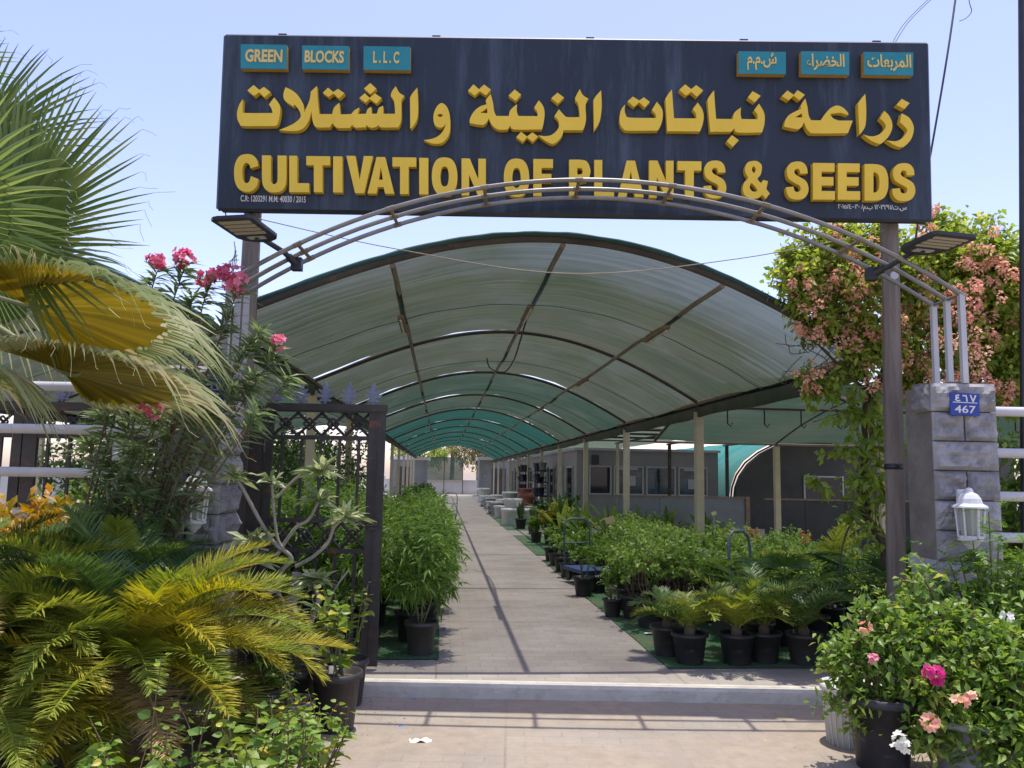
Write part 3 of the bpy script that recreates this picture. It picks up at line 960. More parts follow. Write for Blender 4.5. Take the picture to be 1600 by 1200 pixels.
def pole(u0, u1, du, v, z1, label, seed):
    c = FP((u0 + u1) / 2, v, 0)
    o = thing('wooden_pole', label, 'pole', c, 'timber poles carrying the sign')
    b = MB()
    rg = np.random.default_rng(seed)
    w = (u1 - u0) / 2
    pts, n = [], 22
    vs, fs = [], []
    for i in range(n):
        z = z1 * i / (n - 1)
        k = du * i / (n - 1)
        for j in range(10):
            a = 2 * math.pi * (j + .5) / 10
            rr = w * (1.03 + .10 * mnoise.noise((seed + j * 1.7, z * .8, 0)) + .035 * abs(math.cos(2 * a)))
            vs.append(c + RV * (k + rr * math.cos(a)) + HV * rr * math.sin(a) + ZV * z)
    for i in range(n - 1):
        for j in range(10):
            fs.append((i * 10 + j, i * 10 + (j + 1) % 10, (i + 1) * 10 + (j + 1) % 10, (i + 1) * 10 + j))
    fs.append(tuple(range((n - 1) * 10, n * 10)))
    b.add(vs, fs, smooth=False)
    b.build('shaft', M['wood_pole'], o)
    return o


PL = pole(-2.33, -2.19, -.02, 6.72, 5.0, 'weathered grey timber pole holding the left end of the sign', 3)
PR = pole(3.12, 3.26, .075, 6.72, 5.0, 'weathered brown timber pole holding the right end of the sign beside the numbered pillar', 8)
b = MB()
b.lathe([(.072, 0), (.076, .0), (.076, .045), (.072, .045)], FP(3.21, 6.72, 1.66), 14)
b.build('metal_strap', M['black_metal'], PR)
b = MB()
c = FP(3.235, 6.645, 3.30)
b.tube([c, c - HV * .012], .035, 14)
b.build('round_tag', M['lens'], PR)

ARCH = thing('arch_frame', 'bare galvanised pipe arch of three rails with cross ties spanning between the stone pillars', 'arch', FP(.62, 6.15, 2.3))
au, hz, az0, azp = .62, 2.78, 2.98, 3.83
Rr = (hz ** 2 + (azp - az0) ** 2) / (2 * (azp - az0))


def arch_pt(u, v):
    z = azp - Rr + math.sqrt(Rr * Rr - (u - au) ** 2)
    return FP(u, v, z - .0)


for v in (5.95, 6.15, 6.35):
    b = MB()
    b.tube([arch_pt(u, v) for u in np.linspace(au - hz, au + hz, 49)], .0175, 10)
    b.build('rail', M['galv'], ARCH)
for u in (-1.66, -.96, -.24, .49, 1.21, 1.93, 2.65, au - hz, au + hz):
    b = MB()
    b.tube([arch_pt(u, 5.955), arch_pt(u, 6.345)], .014, 8)
    for v in (5.95, 6.15, 6.35):
        b.tube([arch_pt(u - .03, v), arch_pt(u + .03, v)], .0215, 8)
    b.build('cross_tie', M['galv'] if abs(u - au) > 2.7 else M['old_pipe'], ARCH)
for s in (-1, 1):
    for v in (5.95, 6.15, 6.35):
        b = MB()
        b.box(FP(au + s * hz, v, (2.30 + az0) / 2), (.04, .04, az0 - 2.30), FAX)
        b.build('upright', M['rail_paint'], ARCH)


def floodlight(corn, arm0, arm1, label):
    """corn: two points at the arm end, two at the free end (plate underside)"""
    A, Bq, Cq, D = [np.array(p, float) for p in corn]
    c = (A + Bq + Cq + D) / 4
    e1 = ((Bq - A) + (Cq - D))
    e1 /= np.linalg.norm(e1)
    e2 = ((D - A) + (Cq - Bq))
    e2 -= e1 * (e1 @ e2)
    e2 /= np.linalg.norm(e2)
    n = np.cross(e1, e2)
    n = n if n[2] < 0 else -n                  # faces down
    L = (np.linalg.norm(Bq - A) + np.linalg.norm(Cq - D)) / 2
    W = (np.linalg.norm(D - A) + np.linalg.norm(Cq - Bq)) / 2
    o = thing('floodlight', label, 'floodlight', c, 'solar floodlights clamped to the arch')
    b = MB()
    a, w = L / 2, W / 2
    poly = [(-a + .06, -w * .80), (-a + .02, -w * .45), (-a, 0), (-a + .02, w * .45), (-a + .06, w * .80), (-a + .12, w), (a - .03, w), (a, w - .03), (a, -w + .03), (a - .03, -w), (-a + .12, -w)]
    b.prism(poly, c, e1, e2, -n * .022)
    inn = [(p[0] * .93, p[1] * .93) for p in poly]
    b.prism(inn, c - n * .0222, e1, e2, -n * .010)
    b.build('housing', M['black_metal'], o)
    x0 = -a + .20
    for i in range(4):
        b = MB()
        b.box(c + e1 * (x0 + (i + .5) * (L - .24) / 4) + n * .003, ((L - .24) / 4 - .026, W * .74, .006), [e1, e2, n])
        b.build('led_strip', M['led'], o)
    b = MB()
    b.box(c + e1 * (-a + .125) + n * .003, (.06, W * .42, .006), [e1, e2, n])
    s = b.build('sensor_plate', M['lens'], o)
    b = MB()
    b.lathe([(0, .012), (.014, .01), (.018, 0)], (0, 0, 0), 12)
    vv = b.v[0]
    b.v[0] = c + e1 * (-a + .125) + n * .006 + vv[:, :1] * e1 + vv[:, 1:2] * e2 + vv[:, 2:3] * n
    b.build('sensor_lens', M['black_metal'], s)
    b = MB()
    b.tube([c - e1 * (a - .02) - n * .02, arm0, arm1], .022, 8)
    b.tube([arm0 + (arm1 - arm0) * .35, arm1], .032, 8)
    b.build('arm', M['black_metal'], o)
    b = MB()
    b.box(arm1, (.08, .07, .10), FAX)
    b.build('clamp', M['black_metal'], o)
    return o


fr = [FP(2.90, 5.90, 3.30), FP(3.00, 5.46, 3.31), FP(3.31, 5.60, 3.30), FP(3.23, 6.10, 3.29)]
floodlight(fr, FP(2.95, 6.12, 3.24), FP(2.84, 6.2, 3.19), 'black flat solar floodlight on the right side of the arch near the flowering vine')
fl = [FP(-1.79, 5.86, 3.30), FP(-1.88, 5.38, 3.31), FP(-2.12, 5.50, 3.30), FP(-2.06, 6.10, 3.29)]
floodlight(fl, FP(-1.80, 6.08, 3.25), FP(-1.72, 6.18, 3.18), 'black flat solar floodlight on the left side of the arch above the oleander')


def stone_face(b, org, ex, ez, en, w, h, seed, proud=.045, nu=12, nv=8, gap=.010):
    """one split-faced block: rough bulging face with flat drafted margins"""
    vs, fs = [], []
    w2, h2 = w - gap, h - gap
    for j in range(nv + 1):
        for i in range(nu + 1):
            x, z = i / nu, j / nv
            e = min(x * w, (1 - x) * w, z * h, (1 - z) * h)
            k = min(1, e / .03) ** .7
            d = .012 + k * (proud * (.75 + .8 * mnoise.noise((seed * 7.3 + x * w * 7, z * h * 14, seed))) + .026 * mnoise.noise((x * w * 22, z * h * 40, seed * 3.1)) + .012 * mnoise.noise((x * w * 60, z * h * 90, seed)))
            vs.append(org + ex * (gap / 2 + x * w2) + ez * (gap / 2 + z * h2) + en * d)
    for j in range(nv):
        for i in range(nu):
            a = j * (nu + 1) + i
            fs.append((a, a + 1, a + nu + 2, a + nu + 1))
    base = len(vs)
    rim = [i for i in range(nu + 1)] + [(j + 1) * (nu + 1) - 1 for j in range(1, nv + 1)] + [nv * (nu + 1) + i for i in range(nu - 1, -1, -1)] + [j * (nu + 1) for j in range(nv - 1, 0, -1)]
    back = []
    for r in rim:
        p = vs[r]
        d = (p - org) @ en
        vs.append(p - en * d)
        back.append(len(vs) - 1)
    m_ = len(rim)
    for i in range(m_):
        fs.append((rim[i], back[i], back[(i + 1) % m_], rim[(i + 1) % m_]))
    b.add(vs, fs, rnd.random())


def pillar(u0, u1, v0, v1, z1, label, side, bare_side):
    """stone-clad gate pillar; side = +1: its flank facing the gate is the left one"""
    o = thing('stone_pillar', label, 'pillar', FP((u0 + u1) / 2, (v0 + v1) / 2, -.1), 'stone pillars carrying the arch')
    b = MB()
    z0 = -.1
    b.box(FP((u0 + u1) / 2, (v0 + v1) / 2 + .02, (z0 + z1 - .02) / 2), (u1 - u0 - .06, v1 - v0 - .04, z1 - .02 - z0), FAX)
    b.build('core', M['plaster'], o)
    b = MB()
    ch = .218
    k = int((z1 - z0) / ch)
    ch = (z1 - z0) / k
    for i in range(k):
        z = z0 + i * ch
        if i % 2 == k % 2:
            segs = [(0, .5), (.5, 1)]
        else:
            segs = [(0, 1)]
        for (a, c) in segs:
            stone_face(b, FP(u0 + (u1 - u0) * a, v0 + .02, z), RV, ZV, -HV, (u1 - u0) * (c - a), ch, side * 50 + i * 3 + a * 2, nu=20 if c - a > .6 else 12)
        # flank facing the gate
        us = u0 + .03 if side > 0 else u1 - .03
        en = -RV if side > 0 else RV
        ex = HV
        if not bare_side or i >= k - 1 or i <= 4:
            sg = [(0, 1)] if (bare_side and i >= k - 1) else ([(0, .45), (.45, 1)] if i % 2 else [(0, 1)])
            for (a, c) in sg:
                if bare_side and i >= k - 1:
                    a, c = 0, .62
                stone_face(b, FP(us, v0 + .035 + (v1 - v0 - .05) * a, z), ex, ZV, en, (v1 - v0 - .05) * (c - a), ch, side * 70 + i * 5 + a, nu=11)
        us = u1 - .03 if side > 0 else u0 + .03
        stone_face(b, FP(us, v0 + .035, z), ex, ZV, -en, (v1 - v0 - .05), ch, side * 90 + i * 5, nu=8)
    b.build('stone_cladding', M['stone'], o)
    b = MB()
    for q in range(9):
        b.box(FP(rnd.uniform(u0 + .08, u1 - .08), rnd.uniform(v0 + .08, v1 - .08), z1 - .01), (rnd.uniform(.08, .16), rnd.uniform(.06, .12), rnd.uniform(.03, .06)), FAX)
    b.build('mortar_cap', M['plaster'], o)
    return o


pillar(3.13, 3.62, 5.93, 6.38, 2.30, 'grey split-face stone pillar on the right with the blue 467 plate', 1, True)
pillar(-2.62, -2.13, 5.93, 6.38, 2.33, 'grey split-face stone pillar on the left half hidden by the oleander', -1, False)


def number_plate(c, w, h, label, tiltr=-.03):
    o = thing('number_plate', label, 'number plate', c, 'blue number plates on the pillars')
    ex = RV * math.cos(tiltr) + ZV * math.sin(tiltr)
    ey = ZV * math.cos(tiltr) - RV * math.sin(tiltr)
    en = -HV
    b = MB()
    b.box(c, (w, .012, h), [ex, HV, ey])
    b.build('plate', M['plate_blue'], o)
    b = MB()
    b.box(c + ey * .012 + en * .0075, (w * .84, .003, .006), [ex, HV, ey])
    b.build('divider', M['white_vinyl'], o)
    org = c + en * .007
    text_part('467', (-w * .36, w * .36, -h * .40, -h * .06), .002, 'lettering', M['white_vinyl'], o, 0.001, org, ex, ey, en, bold=.012)
    # Arabic-Indic digits as strokes
    st = .011
    b = MB()

    def stroke(pts):
        P = [np.array(p, float) for p in pts]
        for i in range(len(P) - 1):
            d = P[i + 1] - P[i]
            L = np.linalg.norm(d)
            d /= L
            nn = np.array([-d[1], d[0]]) * st / 2
            e_ = d * st * .35
            b.prism([tuple(P[i] - nn - e_), tuple(P[i + 1] - nn + e_), tuple(P[i + 1] + nn + e_), tuple(P[i] + nn - e_)], org + en * (.001 + .0003 * i), ex, ey, en * .002)
    y0, y1 = h * .13, h * .40
    f = lambda x, y: (x * w, y0 + (y1 - y0) * y)
    stroke([f(-.22, .98), f(-.31, .86), f(-.31, .66), f(-.23, .54), f(-.31, .42), f(-.33, .2), f(-.26, .02), f(-.19, .06)])
    stroke([f(-.07, .92), f(.03, .92), f(.05, .6), f(.06, .0)])
    stroke([f(.19, 1), f(.27, .0), f(.36, 1)])
    b.build('numeral', M['white_vinyl'], o)
    return o


number_plate(FP(3.352, 5.885, 2.135), .215, .165, 'blue house number plate reading 467 on the right stone pillar')
number_plate(FP(-2.235, 5.885, 2.13), .215, .165, 'blue house number plate behind the oleander on the left stone pillar')


def lantern(c, label):
    o = thing('wall_lantern', label, 'lantern', c, 'white lanterns on the pillar fronts')
    k = 6
    b = MB()
    b.lathe([(.0, .215), (.018, .21), (.026, .195), (.03, .18), (.055, .165), (.075, .135), (.085, .10), (.115, .082), (.118, .07), (.0, .07)], c, 12, smooth=False)
    b.build('roof', M['white_paint'], o)
    cg = MB()
    for i in range(k):
        a = 2 * math.pi * (i + .5) / k
        p = np.array([math.cos(a), math.sin(a), 0])
        cg.tube([c + p * .092 + ZV * .075, c + p * .078 - ZV * .14], .008, 6)
    cg.lathe([(.085, -.125), (.086, -.14), (.09, -.15), (.0, -.15)], c, k)
    fr_ = cg.build('cage', M['white_paint'], o)
    b = MB()
    b.lathe([(.084, .072), (.070, -.135)], c, k, smooth=False)
    b.build('glass', M['lamp_glass'], fr_)
    b = MB()
    b.lathe([(0, -.23), (.02, -.225), (.03, -.205), (.05, -.19), (.06, -.17), (.09, -.158), (.09, -.15), (0, -.15)], c, 12)
    b.build('base', M['white_paint'], o)
    b = MB()
    b.box(c + HV * .115 + ZV * .05, (.05, .025, .30), FAX)
    b.tube([c + HV * .11 + ZV * .15, c + HV * .04 + ZV * .19], .012, 6)
    b.build('bracket', M['white_paint'], o)
    return o


lantern(FP(3.29, 5.77, 1.31), 'white wall lantern on the right pillar below the blue 467 plate')
lantern(FP(-2.25, 5.77, 1.33), 'white wall lantern on the left pillar below the oleander branches')

# ------------------------------------------------------------------ fences and gate


def pipe_fence(u0, u1, zs, posts, label, v=6.15):
    o = thing('pipe_fence', label, 'fence', FP((u0 + u1) / 2, v, -.1), 'white pipe fences beside the pillars')
    for z in zs:
        b = MB()
        b.tube([FP(u0, v, z), FP(u1, v, z)], .038, 14)
        b.build('rail', M['rail_paint'], o)
    for u in posts:
        b = MB()
        b.box(FP(u, v + .065, (max(zs) - .1) / 2), (.05, .05, max(zs) + .1), FAX)
        b.build('post', M['rail_paint'], o)
    return o


pipe_fence(-7.5, -2.62, (2.17, 1.84, 1.51, 1.19, .74), (-3.05, -4.4, -5.9, -7.3), 'white horizontal pipe fence left of the left pillar behind the palm')
pipe_fence(3.62, 8.5, (2.11, 1.79, 1.46, 1.15, .88), (4.8, 6.3, 7.8), 'white horizontal pipe fence right of the numbered pillar')


FIN = [(0, 0), (.012, 0), (.012, .03), (.04, .018), (.052, .03), (.022, .05), (.06, .058), (.074, .088), (.026, .082), (.052, .108), (.054, .128), (.02, .112), (.022, .145), (.0, .19)]
FIN = FIN + [(-x, y) for x, y in FIN[-2:0:-1]]


def iron_leaf(o, u0, u1, v, z0, z1, nb, bands, stile=.06, right_stile=None, fins=5):
    """welded gate or fence leaf: frame, bars, two lattice bands, cast finials"""
    rs = right_stile or stile
    d = .04
    b = MB()
    b.box(FP(u0 + stile / 2, v, (z0 + z1) / 2), (stile, d, z1 - z0), FAX)
    b.box(FP(u1 - rs / 2, v, (z0 + z1) / 2), (rs, d, z1 - z0), FAX)
    if rs > .1:
        b.box(FP(u1 - rs / 2, v - d / 2 - .004, (z0 + z1) / 2), (.012, .012, z1 - z0 - .01), FAX)
    b.box(FP((u0 + u1) / 2, v - .006, z1 + .028), (u1 - u0 + .02, .062, .056), FAX)
    b.box(FP((u0 + u1) / 2, v - .004, z1 - .002), (u1 - u0 - .01, .045, .02), FAX)
    rails = sorted({z for bd in bands for z in bd} | {z0 + .05})
    for z in rails:
        if z < z1 - .05:
            b.box(FP((u0 + stile + u1 - rs) / 2, v, z), (u1 - u0 - stile - rs - .004, d - .006, .035), FAX)
    b.build('frame', M['dark_steel'], o)
    ui0, ui1 = u0 + stile, u1 - rs
    for i in range(nb):
        u = ui0 + (ui1 - ui0) * (i + .5) / nb
        b = MB()
        spans = []
        lo = z0 + .05
        for bd in sorted(bands):
            spans.append((lo + .018, min(bd) - .018))
            lo = max(bd)
        if lo < z1 - .1:
            spans.append((lo + .018, z1 - .005))
        for (a, c) in spans:
            if c - a > .05:
                b.box(FP(u, v, (a + c) / 2), (.022, .022, c - a), FAX)
        b.build('bar', M['dark_steel'], o)
    for bd in bands:
        a, c = min(bd) + .018, max(bd) - .018
        b = MB()
        h = c - a
        nn = max(3, round((ui1 - ui0) / (h * 1.0)))
        w = (ui1 - ui0) / nn
        for i in range(nn):
            x = ui0 + i * w
            for (p, q) in (((x, a), (x + w, c)), ((x, c), (x + w, a))):
                b.tube([FP(p[0], v + (.004 if p[1] == a else -.004), p[1]), FP(q[0], v + (.004 if p[1] == a else -.004), q[1])], .012, 4, smooth=False)
            cx, cz = x + w / 2, (a + c) / 2
            s_ = h * .26
            dm = [(cx, cz + s_), (cx + s_, cz), (cx, cz - s_), (cx - s_, cz)]
            for k in range(4):
                p, q = dm[k], dm[(k + 1) % 4]
                b.tube([FP(p[0], v - .012, p[1]), FP(q[0], v - .012, q[1])], .009, 4, smooth=False)
        b.build('lattice_band', M['dark_steel'], o)
    for i in range(fins):
        u = u0 + (u1 - u0) * (i + .35) / (fins - .1)
        b = MB()
        b.prism(FIN, FP(u, v - .008, z1 + .056), RV, ZV, HV * .014)
        b.prism([(x * .5, y * .9) for x, y in FIN], FP(u, v - .014, z1 + .058), RV, ZV, HV * .026)
        b.build('finial', M['finial_metal'], o)


GATE = thing('iron_gate', 'dark rusty iron gate leaf with lattice bands and leaf finials left of the walkway', 'gate', FP(-1.5, 6.55, 0))
iron_leaf(GATE, -2.0, -1.03, 6.55, .03, 2.05, 5, [(1.83, 2.05), (.92, 1.16)], .055, .135, 5)
b = MB()
b.box(FP(-2.07, 6.55, 1.04), (.11, .11, 2.08), FAX)
b.build('hinge_post', M['dark_steel'], GATE)
b = MB()
b.box(FP(-1.095, 6.515, 1.14), (.075, .03, .09), FAX)
b.tube([FP(-1.26, 6.50, 1.13), FP(-1.06, 6.50, 1.13)], .012, 8)
b.build('latch', M['dark_steel'], GATE)
for z in (.35, 1.7):
    b = MB()
    b.tube([FP(-2.008, 6.52, z), FP(-2.008, 6.52, z + .1)], .018, 8)
    b.build('hinge', M['dark_steel'], GATE)

IFEN = thing('iron_fence', 'dark iron fence panel with lattice band and leaf finials behind the white pipe fence', 'fence', FP(-4.2, 6.5, -.1))
iron_leaf(IFEN, -3.95, -2.70, 6.5, .0, 2.02, 6, [(1.80, 2.02), (.92, 1.16)], .11, .08, 6)
iron_leaf(IFEN, -5.6, -3.96, 6.5, .0, 2.02, 8, [(1.80, 2.02), (.92, 1.16)], .08, .08, 8)

# ------------------------------------------------------------------ shade tunnels


def tunnel(name, label, key, y0, bay, n, matof, posts='LR', lights=True, group=None, valance='LR', purl=(1, 2, 3)):
    """barrel shade: key = (x, z) across from left eave to right eave"""
    xs, zs = np.array([k[0] for k in key]), np.array([k[1] for k in key])
    x0 = xs.mean()
    pf = np.polyfit(xs - x0, zs, 4)
    zf = lambda x: np.polyval(pf, np.asarray(x) - x0)
    o = thing(name, label, 'shade canopy', (x0, y0, 0), group)
    X = np.linspace(xs[0], xs[-1], 61)
    SB = 12
    for k in range(n):
        b = MB()
        vs = []
        for j in range(SB + 1):
            f = j / SB
            y = y0 + (k + f) * bay
            sag = .13 * math.sin(math.pi * f) + .02 * math.sin(2 * math.pi * f)
            for x in X:
                w = .026 * mnoise.noise((x * 1.1, y * 1.6, k * 3.3)) + .012 * mnoise.noise((x * 4.1, y * 2.2, k * 5.3))
                vs.append((x, y, zf(x) + .035 - sag * (1 - .35 * abs(x - x0) / (xs[-1] - x0)) + w))
        m_ = len(X)
        b.add(vs, [(j * m_ + i, j * m_ + i + 1, (j + 1) * m_ + i + 1, (j + 1) * m_ + i) for j in range(SB) for i in range(m_ - 1)], smooth=True)
        b.build('shade_net', matof(k), o)
        b = MB()                               # seam cord halfway along the bay
        y = y0 + (k + .47) * bay
        b.tube([(x, y + .02 * math.sin(x * 9), zf(x) + .004 - .13 * (1 - .35 * abs(x - x0) / (xs[-1] - x0))) for x in X], .006, 5)
        if k < 5:
            b.build('seam_cord', M['edge_green'], o)
    for k in range(n + 1):
        y = y0 + k * bay
        b = MB()
        b.tube([(x, y, zf(x)) for x in X], .028 if k else .034, 8)
        b.build('rib', M['rusty_pipe'], o)
    b = MB()
    ed = []
    for x in X:
        ed.append((x, y0 - .015, zf(x) + .045 + .006 * mnoise.noise((x * 5, 0, 0))))
    b.tube(ed, [.024 + .010 * mnoise.noise((x * 4, 2, 0)) for x in X], 8)
    b.build('rolled_edge', M['edge_green'], o)
    for q in purl:
        b = MB()
        b.tube([(xs[q], y0 + t * bay * n, zs[q] - .05 + .012 * math.sin(t * 40)) for t in np.linspace(0, 1, 60)], .026, 8)
        b.build('purlin', M['old_pipe'], o)
    for s, side in ((0, 'L'), (-1, 'R')):
        b = MB()
        b.tube([(xs[s], y0 + t * bay * n, zs[s]) for t in (0, .33, .66, 1)], .036, 8)
        b.build('eave_beam', M['old_pipe'], o)
        if side in valance:
            b = MB()
            nn = n * 8
            vs = []
            sx = -.015 if s == 0 else .015
            for i in range(nn + 1):
                y = y0 + bay * n * i / nn
                d = .20 + .05 * mnoise.noise((y * .7, s, 0)) + .03 * abs(math.sin(math.pi * i / 8))
                for (dx, dz) in ((.03, .04), (.045, -.08), (.03, -d), (-.03, -d - .01), (-.05, -.08)):
                    vs.append((xs[s] + (dx if s else -dx), y, zs[s] + dz + .008 * mnoise.noise((y * 3, dx * 9, 1))))
            b.add(vs, [(i * 5 + k, i * 5 + k + 1, (i + 1) * 5 + k + 1, (i + 1) * 5 + k) for i in range(nn) for k in range(4)], smooth=True)
            b.build('valance', M['valance'], o)
        if side in posts:
            for k in range(1 if side == 'R' else 0, n + 1):
                b = MB()
                b.box((xs[s], y0 + k * bay, (zs[s] - .12) / 2), (.115, .115, zs[s] - .12))
                p = b.build('post', M['cream_paint'], o)
                b = MB()
                b.tube([(xs[s], y0 + k * bay, zs[s] - .16), (xs[s], y0 + k * bay, zs[s] - .02)], .035, 8)
                b.box((xs[s], y0 + k * bay, zs[s] - .125), (.15, .15, .012))
                b.build('post_cap', M['dark_steel'], p)
    return o, zf


BAY = 4.72
Y0 = 6.93


def matof_main(k):
    return M['net_near'] if k < 2 else (M['net_mid'] if k < 4 else M['net_far'])


key = [(-1.88, 2.85), (-.48, 3.42), (1.03, 3.665), (2.50, 3.35), (3.81, 2.68)]
TUN, ZF = tunnel('shade_tunnel', 'long arched shade net tunnel of weathered green mesh over the central walkway', key, Y0, BAY, 11, matof_main)
key2 = [(-7.9, 2.70), (-6.4, 3.35), (-4.9, 3.62), (-3.4, 3.38), (-2.03, 2.80)]
tunnel('shade_tunnel', 'second arched shade net tunnel on the left behind the fan palm', key2, 7.1, BAY, 6, lambda k: M['net_near'] if k < 3 else M['net_mid'], posts='L', valance='L')

# wooden battens with lamp fittings under the right and middle purlins
for (xq, zq, yy, lab) in ((2.50, 3.35, 9.1, 'wooden lamp batten hung under the right purlin in the front bay'), (2.50, 3.35, 14.1, 'wooden lamp batten hung under the right purlin in the second bay'),
                          (2.50, 3.35, 20.2, 'small wooden lamp batten far along the right purlin'), (1.03, 3.665, 9.7, 'wooden lamp batten hung under the ridge purlin'), (-.48, 3.42, 9.4, 'wooden lamp batten hung under the left purlin')):
    o = thing('lamp_batten', lab, 'lamp fitting', (xq, yy, zq - .12), 'lamp battens under the tunnel purlins')
    b = MB()
    b.box((xq - .03, yy, zq - .115), (.07, .95, .04))
    b.build('batten', M['batten'], o)
    b = MB()
    b.tube([(xq - .03, yy - .44, zq - .155), (xq - .03, yy + .44, zq - .155)], .014, 8)
    b.build('tube_lamp', M['white_plastic'], o)
# hanging wire loop in the middle of the second bay
b = MB()
b.tube(curve3([(1.03, 10.0, 3.55), (1.05, 11.0, 3.45), (1.06, 12.2, 3.32), (1.0, 13.3, 3.28), (.8, 13.9, 3.42), (.72, 13.6, 3.55)]), .012, 6)
tag(b.build('hanging_cable', M['cable'], origin=(1.03, 12, 3.4)), 'slack dark cable hanging below the ridge purlin of the tunnel', 'cable')

# ------------------------------------------------------------------ buildings and side shades on the right
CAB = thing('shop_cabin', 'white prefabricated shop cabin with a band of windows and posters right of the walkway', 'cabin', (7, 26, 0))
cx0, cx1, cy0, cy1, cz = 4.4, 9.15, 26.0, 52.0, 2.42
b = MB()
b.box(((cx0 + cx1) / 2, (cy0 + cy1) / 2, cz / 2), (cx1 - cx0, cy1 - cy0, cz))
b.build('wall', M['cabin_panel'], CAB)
b = MB()
b.box(((cx0 + cx1) / 2, (cy0 + cy1) / 2, cz + .04), (cx1 - cx0 + .14, cy1 - cy0 + .14, .08))
b.build('roof', M['frame_white'], CAB)


def window(parent, p0, ex, w, h, en, mat):
    """framed pane; p0 lower left corner"""
    p0, ex, en = np.array(p0, float), np.array(ex, float), np.array(en, float)
    c = p0 + ex * w / 2 + ZV * h / 2
    b = MB()
    t = .05
    for (dx, dz, sx, sz) in ((0, -h / 2 + t / 2, w, t), (0, h / 2 - t / 2, w, t), (-w / 2 + t / 2, 0, t, h - 2 * t), (w / 2 - t / 2, 0, t, h - 2 * t)):
        b.box(c + ex * dx + ZV * dz + en * .02, (sx, .05, sz), [ex, en, ZV])
    o = b.build('window', M['frame_white'], parent)
    b = MB()
    b.box(c + en * .008, (w - 2 * t, .012, h - 2 * t), [ex, en, ZV])
    b.build('pane', mat, o)


for i, x in enumerate((4.55, 5.62, 6.70, 7.78)):
    window(CAB, (x + (.25 if i == 0 else 0), cy0, .98), (1, 0, 0), 1.0 - (.25 if i == 0 else 0), .95, (0, -1, 0), M['glass'] if i == 0 else M['poster'])
for i in range(3):
    b = MB()
    b.box((6.12 + i * 1.08, cy0 - .045, 1.84), (.62, .004, .07))
    b.box((6.12 + i * 1.08 + .03, cy0 - .045, 1.45 - .04 * i), (.40, .004, .32))
    b.build('notice', M['poster'] if i == 1 else M['frame_white'], CAB)
for i in range(11):
    y = 26.5 + i * 2.2
    window(CAB, (cx0, y + 1.5, .45), (0, -1, 0), 1.35, 1.45, (-1, 0, 0), M['glass'])
b = MB()
b.box((5.0, cy0 - .06, 2.12), (.22, .1, .3))
b.build('wall_speaker', M['black_plastic'], CAB)


def board_wall(x0, x1, y, z, label, endpost):
    o = thing('board_partition', label, 'partition', ((x0 + x1) / 2, y, 0), 'low board partitions behind the shrubs')
    b = MB()
    n = max(2, round((x1 - x0) / 1.1))
    for i in range(n):
        xa, xb = x0 + (x1 - x0) * i / n, x0 + (x1 - x0) * (i + 1) / n
        b.box(((xa + xb) / 2, y + rnd.uniform(-.004, .004), z / 2), (xb - xa - .012, .03, z - .02))
    b.build('board', M['partition'] if endpost else M['dark_wall'], o)
    b = MB()
    b.box(((x0 + x1) / 2, y - .01, z + .012), (x1 - x0, .06, .04))
    if endpost:
        b.box((x1 + .06, y, z / 2), (.10, .10, z + .06))
    b.build('timber_trim', M['batten'], o)


board_wall(3.95, 6.95, 18.0, 1.13, 'low grey board partition with a timber end post in front of the cabin', True)
board_wall(7.5, 11.4, 18.2, 1.10, 'low dark board partition under the dark shed on the right', False)
# dark shed on the far right
SH = thing('dark_shed', 'dark shaded shed front with a black window at the right behind the vine trunk', 'shed', (14, 25.2, 0))
b = MB()
b.prism([(9.43, 0), (9.43, .9), (9.48, 1.3), (9.63, 1.68), (9.91, 2.07), (10.34, 2.42), (10.93, 2.72), (11.8, 2.94), (12.8, 3.0), (19, 3.0), (19, 0)], (0, 25.2, 0), (1, 0, 0), (0, 0, 1), (0, .25, 0))
b.build('wall', M['dark_wall'], SH)
window(SH, (11.7, 25.2, .72), (1, 0, 0), 1.35, 1.0, (0, -1, 0), M['glass'])
b = MB()
b.box((13.75, 25.19, 1.35), (.45, .02, .35))
b.build('paper_notice', M['grey_plastic'], SH)
# teal tarp barrel beyond the cabin
TT = thing('teal_tarp_tunnel', 'bright teal tarpaulin tunnel rising behind the white cabin', 'tarp tunnel', (12, 27, 0))
b = MB()
vs, fs = [], []
prof = [(a - .42, c) for a, c in ((9.75, 0), (9.75, .9), (9.80, 1.35), (9.95, 1.75), (10.25, 2.15), (10.7, 2.5), (11.3, 2.8), (12.2, 3.02), (13.2, 3.1))]
ny = 30
for j in range(ny + 1):
    y = 25.5 + (60 - 25.5) * j / ny
    for (x, z) in prof:
        vs.append((x + .03 * mnoise.noise((j * .9, z, 0)), y, z - (.05 if j % 2 else 0)))
m_ = len(prof)
b.add(vs, [(j * m_ + i, j * m_ + i + 1, (j + 1) * m_ + i + 1, (j + 1) * m_ + i) for j in range(ny) for i in range(m_ - 1)], smooth=True)
b.build('tarp', M['net_teal'], TT)
for y in (25.5, 28.5, 31.5, 34.5, 37.5):
    b = MB()
    b.tube([(x + .05, y, z - .05) for x, z in prof], .03, 6)
    b.build('hoop', M['rusty_pipe'], TT)

